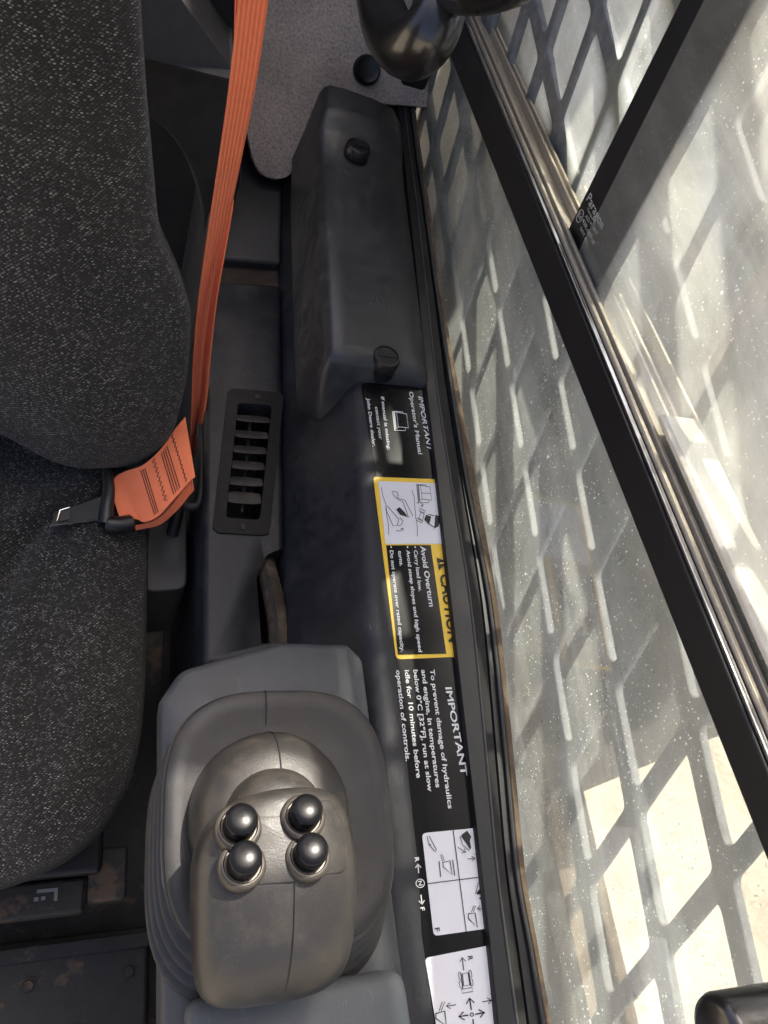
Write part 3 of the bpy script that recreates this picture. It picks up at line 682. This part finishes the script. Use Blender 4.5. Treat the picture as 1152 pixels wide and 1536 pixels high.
# seam line along the grip, slightly raised parting line
for pth, r_ in (([(.1185, y, head_top(.1185, y) + .0001) for y in np.linspace(.0285, -.024, 14)], .00035), ):
    v, f_ = tube(pth, r_, 6); mesh('seam', v, f_, 'ink', head)
HP = ((1.02, .062), (1.0, .072), (.965, .084), (.90, .0945), (.80, .102), (.66, .1065), (.45, .109))
v, f_ = tube([(hc[0], hc[1] - .012 * (1 - r) + .054 * r, z + .0002) for r, z in HP], .0005, 6); mesh('seam', v, f_, 'ink', hump)
SP = ((.0788, .0608), (.0784, .0632), (.0768, .0646), (.0720, .0652), (.0660, .0646), (.0600, .0622), (.056, .0622))
v, f_ = tube([(hc[0] + .002, bc[1] + .003 + q * 1.055, z + .004 * q * 1.1 / .08 + .0003) for q, z in SP], .0005, 6); mesh('seam', v, f_, 'ink', skirt)
for bx, by in ((360, 1240), (456, 1226), (365, 1297), (463, 1285)):
    q = pz(bx, by, .145); zt = head_top(q[0], q[1]); c = (q[0], q[1], zt)
    ax = (-.02, .22, 1)
    v, f_ = lathe(c, ax, [(.0132, -.004), (.0132, .0020), (.0122, .0034), (.0108, .0036), (.0100, .0024), (0, .0022)], 32); 
    b = lathe(c, ax, [(.0092, .001), (.0092, .0118), (.0089, .0134), (.0078, .0146), (.0055, .0153), (.0025, .0156), (0, .0157)], 32)
    bo = mesh('button', b[0], b[1], 'button', js, angle=60)
    mesh('collar', v, f_, 'collar', bo, angle=50)

# ------------------------------------------------------------------ SEAT
seat = root('operator_seat', 'black cloth seat flecked with white, cushion and backrest', 'seat', (-.2, .3, -.3))
CREASE = catmull([(.04, .420), (0, .408), (-.04, .388), (-.066, .345), (-.075, .28), (-.072, .18), (-.05, .08)], 14)
def cushion():
    cx, hx, y0, y1 = -.215, .278, .060, .56; V = []; U = []; Fc = []
    N, K = 120, 60
    for k in range(K):
        t = k / (K - 1)             # 0 = rim bottom ... 1 = centre
        for a in np.linspace(0, 2 * math.pi, N, endpoint=False):
            c, s = math.cos(a), math.sin(a); e = 4.2
            if t < .25: q = 1 - .06 * math.cos(t / .25 * math.pi / 2) ** 2 ; r = q
            else: r = 1 - ((t - .25) / .75) ** 1.0 * .995
            X_ = cx + hx * r * math.copysign(abs(c) ** (2 / e), c); Y_ = (y0 + y1) / 2 + (y1 - y0) / 2 * r * math.copysign(abs(s) ** (2 / e), s)
            if t < .25: z = -.275 + .11 * math.sin(t / .25 * math.pi / 2)
            else:
                d = 1 - r; z = -.165 + .045 * (1 - math.exp(-d * 14)); 
                # bolster ridge near right edge and dish in the middle
                rx = (X_ - cx) / hx
                z += .016 * math.exp(-((rx - .80) / .13) ** 2) * min(1, d * 8) - .012 * math.exp(-((rx) / .5) ** 2)
                # crease between bolster and centre
                dcr = min(math.hypot(X_ - q[0], Y_ - q[1]) for q in CREASE)
                z += (-.012 * math.exp(-(dcr / .008) ** 2) + .006 * math.exp(-((dcr - .022) / .012) ** 2)) * min(1, d * 10)
                z += .004 * math.sin(X_ * 31 + Y_ * 17) * min(1, d * 6)
            V.append((X_, Y_, z)); U.append((X_, Y_ + (z if t < .25 else 0)))
    for k in range(K - 1):
        for j in range(N):
            a = k * N + j; b = k * N + (j + 1) % N; Fc.append((a, b, b + N, a + N))
    Fc.append(tuple(range((K - 1) * N, K * N)))
    return V, Fc, U
v, f_, u = cushion(); mesh('cushion', v, f_, 'fabric', seat, uv=u, sub=1)
def back():
    V = []; U = []; Fc = []; N, K = 60, 40; o = np.array([0, .47, -.08]); th = math.radians(14)
    es = np.array([0, math.sin(th), math.cos(th)]); en = np.array([0, -math.cos(th), math.sin(th)])
    S = [-.075, -.05, -.031, .018, .086, .146, .184, .217, .325, .387, .50]; R_ = [.020, .045, .058, .078, .083, .078, .062, .042, .022, .012, .010]
    for k in range(K):
        s = -.075 + .575 * k / (K - 1); xr = float(np.interp(s, S, R_)); xl = -.44
        xr += 0
        for j in range(N):
            a = math.pi * 2 * j / N; c, sn = math.cos(a), math.sin(a); e = 3.2
            cx, hx = (xr + xl) / 2, (xr - xl) / 2
            fade = min(1, (s + .078) / .05) if s < -.03 else 1
            x = cx + hx * math.copysign(abs(c) ** (2 / e), c); d = .055 * math.copysign(abs(sn) ** (2 / e), sn) * max(.15, fade) ** .5
            if sn > 0:
                rx = (x - xr)
                d += .022 * math.exp(-((rx + .075) / .05) ** 2) * fade - .010 * math.exp(-((x + .1) / .028) ** 2)
                d += .006 * math.sin(s * 22 + x * 18) + .004 * math.sin(s * 9 - x * 40) + .010 * math.exp(-((s - .08) / .09) ** 2)
            p = o + es * (s + .078 * min(1, max(0, (.05 - x) / .13)) * math.exp(-(s + .075) * 12)) + en * (d - .02); V.append((x, p[1], p[2])); U.append((x, s + (.2 if sn < 0 else 0)))
    for k in range(K - 1):
        for j in range(N):
            a = k * N + j; b = k * N + (j + 1) % N; Fc.append((a, b, b + N, a + N))
    Fc.append(tuple(range(N - 1, -1, -1))); Fc.append(tuple(range((K - 1) * N, K * N)))
    return V, Fc, U
v, f_, u = back(); mesh('backrest', v, f_, 'fabric', seat, uv=u, sub=1)
base = box('seat_base', -.46, .035, .085, .52, -.40, -.285, 'dark', seat, bevel=.006)
box('front_rail', -.46, .020, .052, .084, -.335, -.300, 'floor', base, bevel=.004)
box('bracket', .022, .060, .060, .110, -.345, -.300, 'floor', base, bevel=.004)
v, f_ = join(boxv(-.024, -.005, .0735, .0765, -.2995, -.2985), boxv(-.008, -.005, .065, .0733, -.2995, -.2985), boxv(-.026, -.022, .0665, .070, -.2995, -.2985), boxv(-.0195, -.016, .0668, .070, -.2995, -.2985)); mesh('white_mark', v, f_, 'ink_grey', base, smooth=False)
# slide rail and floor step below the seat
st = root('floor_step', 'dark rusty floor plate step below the seat front', 'floor plate', (-.2, -.2, -.5))
box('plate', -.74, .098, -.58, .040, -.515, -.470, 'floor', st, bevel=.006)
box('edge_strip', -.74, .098, .018, .034, -.468, -.462, 'floor', st, bevel=.002)
for bx_, by_ in ((-.03, -.005), (.075, -.005), (.02, -.055)):
    v, f_ = lathe((bx_, by_, -.470), (0, 0, 1), [(.010, -.001), (.010, .0012), (.0066, .0014), (.0066, .0052), (.0055, .0062), (0, .0062)], 6 if by_ > 0 else 12); mesh('bolt', v, f_, 'floor', st)

# ------------------------------------------------------------------ SEAT BELT
belt = root('seat_belt', 'orange seat belt strap hanging beside the seat with black metal tongue', 'seat belt', (.09, .5, -.12))
def ribbon(pairs, th, n=10, m=6):
    """pairs: list of (left point, right point); returns closed strip with uv"""
    L = catmull([p[0] for p in pairs], n); R_ = catmull([p[1] for p in pairs], n); V = []; U = []; Fc = []; s = 0; k = len(L); W = 2 * (m + 1)
    for i in range(k):
        if i: s += np.linalg.norm(L[i] + R_[i] - L[i - 1] - R_[i - 1]) / 2
        t = nrm((L[min(i + 1, k - 1)] + R_[min(i + 1, k - 1)]) - (L[max(i - 1, 0)] + R_[max(i - 1, 0)])); nn = nrm(np.cross(R_[i] - L[i], t)) * th / 2
        for j in range(m + 1): V.append(L[i] + (R_[i] - L[i]) * j / m + nn); U.append((j / m, s))
        for j in range(m, -1, -1): V.append(L[i] + (R_[i] - L[i]) * j / m - nn); U.append((j / m, s))
    for i in range(k - 1):
        for j in range(W): a = i * W + j; b = i * W + (j + 1) % W; Fc.append((a, b, b + W, a + W))
    Fc.append(tuple(range(W - 1, -1, -1))); Fc.append(tuple(range((k - 1) * W, k * W)))
    return V, Fc, U
pairs = [(py(366, -60, .64), py(412, -60, .645)), (py(358, 0, .63), py(402, 0, .640)), (py(345, 120, .61), py(384, 120, .625)), (py(330, 230, .595), py(363, 230, .615)), (py(312, 350, .575), py(338, 350, .60)), (py(298, 450, .56), py(319, 450, .588)), (py(291, 530, .55), py(309, 530, .575)), (py(288, 600, .538), py(304, 600, .558)), (py(286, 650, .528), py(296, 650, .545)), (py(284, 700, .520), py(288, 715, .530))]
v, f_, u = ribbon(pairs, .0014); mesh('webbing', v, f_, 'web', belt, uv=u)
v, f_, u = ribbon([(py(350, 300, .598), py(351, 300, .598)), (py(331, 380, .586), py(337, 380, .580)), (py(317, 450, .572), py(325, 450, .562)), (py(306, 530, .558), py(316, 530, .545)), (py(301, 600, .545), py(310, 600, .532)), (py(293, 660, .533), py(299, 660, .522)), (py(287, 705, .524), py(291, 712, .515))], .0012, 8, 3); mesh('folded_edge', v, f_, 'sleeve', belt, uv=u)
v, f_, u = ribbon([(py(354, -60, .655), py(374, -60, .66)), (py(353, 0, .65), py(366, 0, .655)), (py(352, 50, .642), py(360, 50, .646)), (py(352, 110, .634), py(356, 110, .636))], .0014); mesh('webbing', v, f_, 'web', belt, uv=u)
# sewn end loop lying towards the cushion
zc = -.095
sp_ = [(pz(277, 626, -.070), pz(292, 716, -.074)), (pz(262, 645, -.068), pz(285, 722, -.074)), (pz(240, 676, -.070), pz(262, 748, -.080)), (pz(215, 698, -.078), pz(238, 774, -.092)), (pz(190, 707, -.088), pz(217, 783, -.100)), (pz(174, 716, -.094), pz(205, 779, -.102)), (pz(166, 736, -.097), pz(180, 779, -.103))]
v, f_, u = ribbon(sp_, .0032, 8, 8); lp = mesh('sewn_loop', v, f_, 'sleeve', belt, uv=u)
v, f_, u = ribbon([(pz(288, 712, -.080), pz(291, 735, -.084)), (pz(262, 752, -.090), pz(266, 764, -.100)), (pz(238, 777, -.100), pz(240, 786, -.108)), (pz(215, 786, -.106), pz(212, 793, -.112)), (pz(202, 789, -.108), pz(204, 795, -.114))], .0016, 6, 2); mesh('under_fold', v, f_, 'web', belt, uv=u)
Lc = catmull([p[0] for p in sp_], 12); Rc = catmull([p[1] for p in sp_], 12)
def onloop(t, s, h=.0022):
    i = t * (len(Lc) - 1); i0 = int(i); fr_ = i - i0; i1 = min(i0 + 1, len(Lc) - 1)
    return (Lc[i0] * (1 - fr_) + Lc[i1] * fr_) * (1 - s) + (Rc[i0] * (1 - fr_) + Rc[i1] * fr_) * s + np.array([0, 0, h])
def stitch(pts): 
    v, f_ = tube(pts, .00045, 5); return v, f_
parts = []
for t in (.275, .295, .315, .335): parts.append(stitch([onloop(t, s) for s in np.linspace(.08, .93, 14)]))
for t in (.50, .52, .54): parts.append(stitch([onloop(t, s) for s in np.linspace(.08, .95, 14)]))
parts.append(stitch([onloop(.20 + (.018 if i % 2 else 0), s) for i, s in enumerate(np.linspace(.03, .95, 22))]))
parts.append(stitch([onloop(.41 + (.012 if i % 2 else -.012), s) for i, s in enumerate(np.linspace(.05, .9, 19))]))
v, f_ = join(*parts); mesh('stitching', v, f_, 'thread', lp)
# tongue
ton = [pz(74, 789, -.098), pz(84, 769, -.096), pz(160, 742, -.092), pz(166, 778, -.100)]
tp = [np.array(q) for q in ton]; nn = nrm(np.cross(tp[2] - tp[0], tp[1] - tp[0])); nn = nn * (1 if nn[2] > 0 else -1)
def slab(P, th): return loft([[q - nn * th for q in P], [q + nn * th for q in P]])
v, f_ = slab(tp, .0014); to = mesh('tongue_plate', v, f_, 'metal_dark', belt, bevel=.0008)
v, f_ = join(tube([tp[0] + nn * .0012, tp[3] + nn * .0012], .0008, 6)); mesh('bright_edge', v, f_, 'chrome', to)
q = [pz(86, 782, -.0945), pz(90, 766, -.0935), pz(104, 761.5, -.0935)]; v, f_ = tube([p + nn * .001 for p in q], .0007, 6); mesh('slot_edge', v, f_, 'chrome', to)
sl = [pz(89, 783, -.0945), pz(92, 768, -.0935), pz(105, 764, -.0935), pz(104, 779, -.0945)]; v, f_ = slab([p + nn * .0008 for p in sl], .0006); mesh('slot', v, f_, 'ink', to)
hd = catmull([pz(160, 706, -.090), pz(163, 735, -.092), pz(160, 762, -.095), pz(158, 786, -.099)], 6); v, f_ = tube(hd, [.0055 + .002 * i / len(hd) for i in range(len(hd))], 10); mesh('tongue_cover', v, f_, 'knob', belt)
hd = catmull([pz(157, 786, -.099), pz(178, 787, -.100), pz(200, 784, -.102)], 6); v, f_ = tube(hd, [.0070, *[.0085] * (len(hd) - 2), .006], 10); mesh('tongue_cover', v, f_, 'knob', belt)
# belt guide hook
gd = root('belt_guide', 'bent black wire guide loop under the orange seat belt', 'belt guide', tuple(pz(288, 740, -.14)))
v, f_ = tube(catmull([pz(301, 640, -.12), pz(303, 700, -.12), pz(299, 752, -.118), pz(286, 760, -.117), pz(271, 752, -.117), pz(268, 735, -.119), pz(272, 700, -.13)], 8), .0048, 10); mesh('guide_loop', v, f_, 'metal_dark', gd)
an = root('belt_anchor', 'dull dark anchor bracket in the gap beside the cushion', 'bracket', (.085, .40, -.3))
v, f_ = prism(rounded([(.058, .34), (.104, .345), (.104, .47), (.064, .47)], .012, 4), -.30, -.175); mesh('anchor_block', v, f_, 'trim', an, bevel=.01, seg=3)
v, f_ = tube(catmull([(.088, .41, -.178), (.092, .43, -.165), (.096, .47, -.16)], 5), .007, 10); mesh('anchor_neck', v, f_, 'dark', an)

# ------------------------------------------------------------------ WINDOW
win = root('side_window', 'dusty cab side window with black rails, rubber seals and sliding upper pane', 'window', (.37, .4, .0))
XG0, XG1 = .346, .062
def xg(y): return XG0 + XG1 * y
ST = [(150, (596, 606, 613, 618, 623)), (225, (604, 614, 622, 627, 633)), (300, (612, 624, 633, 638, 645)), (450, (628, 641, 653, 659, 667)), (580, (639, 655, 670, 679, 690)), (720, (655.5, 676, 692, 702, 716)), (900, (675.5, 705, 722, 736, 748)), (1100, (698, 726, 741, 758, 770)), (1300, (720.5, 745, 759, 777, 790)), (1420, (734, 760, 776, 798, 810)), (1536, (746, 776, 792, 818, 831)), (1640, (756, 790, 806, 838, 850))]
def strip_run(name, i, j, z0, z1, mat, par, lip=.002, back=None):
    rings = []
    pre = None
    for Yp, xs in ST:
        a = pz(xs[i], Yp, z1); b = pz(xs[j], Yp, z1)
        rings.append([(a[0], a[1], z0), (a[0], a[1], z1 - lip), (a[0] + lip * .6, a[1], z1), (b[0] - lip * .6, b[1], z1), (b[0], b[1], z1 - lip), (b[0], b[1], z0)])
    P = np.array(rings); out = []                     # smooth along the run
    for c_ in range(P.shape[1]):
        out.append(catmull([P[r_, c_] for r_ in range(P.shape[0])], 4))
    rings = [[out[c_][r_] for c_ in range(P.shape[1])] for r_ in range(len(out[0]))]
    v, f_ = loft(rings); return mesh(name, v, f_, mat, par, angle=50)
strip_run('frame_strip', 0, 1, -.03, .0065, 'frame', win)
strip_run('rubber_seal', 1, 2, -.03, .0060, 'rubber', win)
strip_run('seal_channel', 2, 3, -.03, .0025, 'frame', win)
strip_run('glazing_seal', 3, 4, -.03, .0085, 'brown_seal', win, .003)
# thin lighter edge line on the frame strip
pts = catmull([pz(xs[1] + .3, Yp, .0068) for Yp, xs in ST], 4); v, f_ = tube(pts, .0011, 6); mesh('pale_edge', v, f_, 'edge', win)
pts = catmull([pz(xs[3] - 2, Yp, .0060) for Yp, xs in ST], 4); v, f_ = tube(pts, .0014, 6); mesh('pale_edge', v, f_, 'edge', win)
# panes
def pane(name, y0, y1, z0, z1, dx, th, mat):
    Y = np.linspace(y0, y1, 12); V = []; U = []; Fc = []
    for y in Y:
        x = xg(y) + dx
        for X_, Z_ in ((x, z0), (x, z1)): V.append((X_, y, Z_)); U.append((y, Z_))
    for i in range(len(Y) - 1): Fc.append((2 * i, 2 * i + 2, 2 * i + 3, 2 * i + 1))
    o = mesh(name, V, Fc, mat, win, uv=U, smooth=False); s = o.modifiers.new('thick', 'SOLIDIFY'); s.thickness = th; s.offset = 1
    return o
def plate_pane(name, y0, y1, z0, z1, dx, mat):
    Y0, Y1 = y0, y1; V = []; U = []
    for y, z in ((Y0, z0), (Y1, z0), (Y1, zl(Y1) + .012), (Y0, zl(Y0) + .012)): V.append((xg(y) + dx, y, z)); U.append((y, z))
    return mesh(name, V, [(0, 1, 2, 3)], mat, win, uv=U, smooth=False)
# horizontal rail
def rail_pt(x, y, dx=0.):
    # intersect pixel ray with window plane x = XG0 + dx + XG1*y
    d = ray((x, y)); t = (XG0 + dx - EYE[0] + XG1 * EYE[1]) / (d[0] - XG1 * d[1]); return EYE + d * t
lo = [rail_pt(671, 75, -.012), rail_pt(1152, 1296, -.012)]; hi = [rail_pt(706, 60, -.012), rail_pt(1152, 1160, -.012)]
def line_z(P, y): t = (y - P[0][1]) / (P[1][1] - P[0][1]); return P[0][2] + t * (P[1][2] - P[0][2])
def long_bar(name, y0, y1, zlo, zhi, d0, d1, mat, par, bevel=.0015, n=2):
    rings = []
    for y in np.linspace(y0, y1, n):
        a, b = zlo(y), zhi(y); rings.append([(xg(y) + d0, y, a), (xg(y) + d1, y, a), (xg(y) + d1, y, b), (xg(y) + d0, y, b)])
    v, f_ = loft(rings); return mesh(name, v, f_, mat, par, bevel=bevel)
zl = lambda y: line_z(lo, y); zh = lambda y: line_z(hi, y)
plate_pane('lower_pane', -.30, 1.04, -.03, .24, .012, 'glass_low')
long_bar('middle_rail', -.30, 1.03, zl, zh, -.012, .010, 'bar', win)
long_bar('rail_lip', -.30, 1.03, lambda y: zh(y) + .0005, lambda y: zh(y) + .003, -.010, -.006, 'chrome', win, .0006)
long_bar('track_channel', -.30, 1.03, lambda y: zh(y) - .008, lambda y: zh(y) + .0015, .0105, .046, 'track', win, .001)
for i, (d0, h) in enumerate(((-.0045, .006), (.0020, .0075), (.019, .009), (.0290, .007), (.0405, .013))):
    long_bar('track_rib', -.30, 1.03, lambda y: zh(y) + .0017, lambda y, h=h: zh(y) + h, d0, d0 + .0035, 'track', win, .0008)
q0 = rail_pt(985, 655, .02); 
long_bar('pale_ledge', -.30, float(q0[1]), lambda y: zh(y) + .0135, lambda y: zh(y) + .0175, .003, .038, 'ledge_pale', win, .0012)
# upright of the sliding pane, rear pane outside it and front pane inside it
u0 = rail_pt(831, 338, -.004); u1 = rail_pt(992, 0, -.004); u2 = rail_pt(915, 440, -.004)
dy = (u1[1] - u0[1]) / (u1[2] - u0[2]); wd = abs(u2[1] - u0[1])
def slant_pane(name, side, z0, z1, dx, mat):
    V = []; U = []
    for y, z in ((side, z0), (None, z0), (None, z1), (side, z1)):
        yy = y if y is not None else u0[1] + dy * (z - u0[2]) + (-.034 if side < 0 else -.03)
        if z == z0: z = zh(yy) + .002
        V.append((xg(yy) + dx, yy, z)); U.append((yy, z))
    return mesh(name, V, [(0, 1, 2, 3)], mat, win, uv=U, smooth=False)
slant_pane('front_pane', -.30, .20, .66, .008, 'glass_up')
slant_pane('rear_pane', 1.04, .20, .66, .036, 'glass_up')
rings = []
for z in (u0[2] - .004, .66):
    y = u0[1] + dy * (z - u0[2]); rings.append([(xg(y) + .0105, y, z), (xg(y) + .034, y, z), (xg(y - wd) + .034, y - wd * .8, z), (xg(y - wd) + .0105, y - wd * .8, z)])
v, f_ = loft(rings); mesh('upright', v, f_, 'bar', win, bevel=.003, seg=3)
# glass stamp
def g8(x, y): return rail_pt(820 + x / 7.2, 260 + y / 7.2, .0065)
for s, a, b, cap, bd in (('Paragon', (428, 285), (588, 610), .0075, .0), ('Tempered', (432, 385), (520, 560), .0022, 0), ('AS2 M 58 T', (415, 470), (540, 668), .0028, 0), ('43R-00719', (380, 515), (500, 780), .0034, 0), ('DOT 459', (360, 605), (430, 765), .0028, 0)):
    text_mesh('glass_stamp', s, g8(*a), g8(*b), cap, 'glass_print', win, bd, 0, np.array([0, 0, 1.]))
cE = g8(360, 462); uE = np.array([XG1, 1., 0]); uE = nrm(uE); pts = [cE + .0052 * (math.cos(a) * uE + math.sin(a) * np.array([0, 0, 1])) for a in np.linspace(0, 2 * math.pi, 26)]
v, f_ = tube(pts, .0003, 5); mesh('glass_stamp', v, f_, 'glass_print', win)
text_mesh('glass_stamp', 'E4', cE + np.array([0, .003, -.002]), cE + np.array([-.0002, -.003, -.002]), .004, 'glass_print', win, 0, 0, np.array([0, 0, 1.]))
# window surround above and behind (cab side frame)
box('rear_post', .372, .412, 1.035, 1.13, -.03, .66, 'frame', win, bevel=.006)
box('head_rail', .345, .405, -.30, 1.13, .6605, .72, 'frame', win, bevel=.006)

# ------------------------------------------------------------------ WINDOW GUARD (diamond plate screen)
gu = root('window_guard', 'grey steel guard screen with diamond openings outside the window', 'window guard', (.423, .4, 0))
A2 = np.array([-.0992, -.0130]); B2 = np.array([.0445, .0916]); O2 = np.array([.010, -.0324]); GX, GT = .4233, .008
V, Fc = [], []; K = 40
def resample(P, n):
    P = [np.array(p, float) for p in P] + [np.array(P[0], float)]; d = np.cumsum([0] + [np.linalg.norm(P[i + 1] - P[i]) for i in range(len(P) - 1)])
    return [np.array([np.interp(t, d, [p[0] for p in P]), np.interp(t, d, [p[1] for p in P])]) for t in np.linspace(0, d[-1], n, endpoint=False)]
fa, fb = .085, .10
cell_o = [np.array([0, 0.]), A2, A2 + B2, B2]
inner = rounded([A2 * fa + B2 * fb, A2 * (1 - fa) + B2 * fb, A2 * (1 - fa) + B2 * (1 - fb), A2 * fa + B2 * (1 - fb)], [.012, .007, .012, .007], 8)
No = 32; n_in = len(inner)
# outer boundary resampled with the same number of points as the inner one, matched by angle
cen = (A2 + B2) / 2
def on_outer(d):
    best = None
    for i in range(4):
        p, q = cell_o[i] - cen, cell_o[(i + 1) % 4] - cen; m_ = np.array([d, -(q - p)]).T
        try: t, s = np.linalg.solve(m_, p)
        except Exception: continue
        if t > 0 and -1e-6 <= s <= 1 + 1e-6: best = cen + d * t
    return best
outer = [on_outer(p - cen) for p in inner]
for q in cell_o:      # snap nearest sample to the corner
    i = int(np.argmin([np.linalg.norm(p - q) for p in outer])); outer[i] = q
SHIFT = -(A2 * fa + B2 * fb)
for i in range(-14, 6):
    for j in range(-5, 9):
        o = O2 + SHIFT + i * A2 + j * B2; c = o + cen
        if not (-.36 < c[0] < 1.20 and -.40 < c[1] < .70): continue
        b0 = len(V); nI = len(inner); bv = .0012
        for p, q in zip(outer, inner):
            dirc = (p - q) / np.linalg.norm(p - q) * bv
            V += [(GX, *(o + p)), (GX, *(o + q + dirc)), (GX + bv, *(o + q)), (GX + GT - bv, *(o + q)), (GX + GT, *(o + q + dirc)), (GX + GT, *(o + p))]
        for k in range(nI):
            a = b0 + 6 * k; b = b0 + 6 * ((k + 1) % nI)
            for m_ in range(5): Fc.append((a + m_, b + m_, b + m_ + 1, a + m_ + 1))
mesh('screen_plate', V, Fc, 'guard', gu, angle=50)

# ------------------------------------------------------------------ GRAB HANDLE + LATCH
gh = root('grab_handle', 'glossy black curved grab handle above the storage cover', 'handle', (.3, .9, .2))
hp = catmull([px(548, -70, .24), px(566, -10, .245), px(583, 45, .25), px(614, 72, .255), px(645, 48, .262), px(664, -5, .27), px(672, -70, .275)], 10)
v, f_ = tube(hp, [.0245 - .003 * math.cos(i / len(hp) * 6.28) for i in range(len(hp))], 24); mesh('grip_tube', v, f_, 'handle', gh)
hp = catmull([px(655, -18, .268), px(700, -16, .272), px(742, -22, .278), px(790, -40, .284)], 8)
v, f_ = tube(hp, [.017, *[.0195] * (len(hp) - 3), .017, .010], 20); mesh('mounting_arm', v, f_, 'handle', gh)
lt = root('window_latch', 'black cylindrical latch knob projecting from the window rail', 'latch', tuple(px(1060, 1520, .27)))
p0 = px(1070, 1550, .262); p1 = p0 + np.array([.11, -.004, .004])
v, f_ = lathe(p0, p1 - p0, [(0, 0), (.0105, .0), (.0135, .0015), (.0150, .0045), (.0152, .03), (.0152, .09), (0, .09)], 30); mesh('latch_knob', v, f_, 'handle', lt)
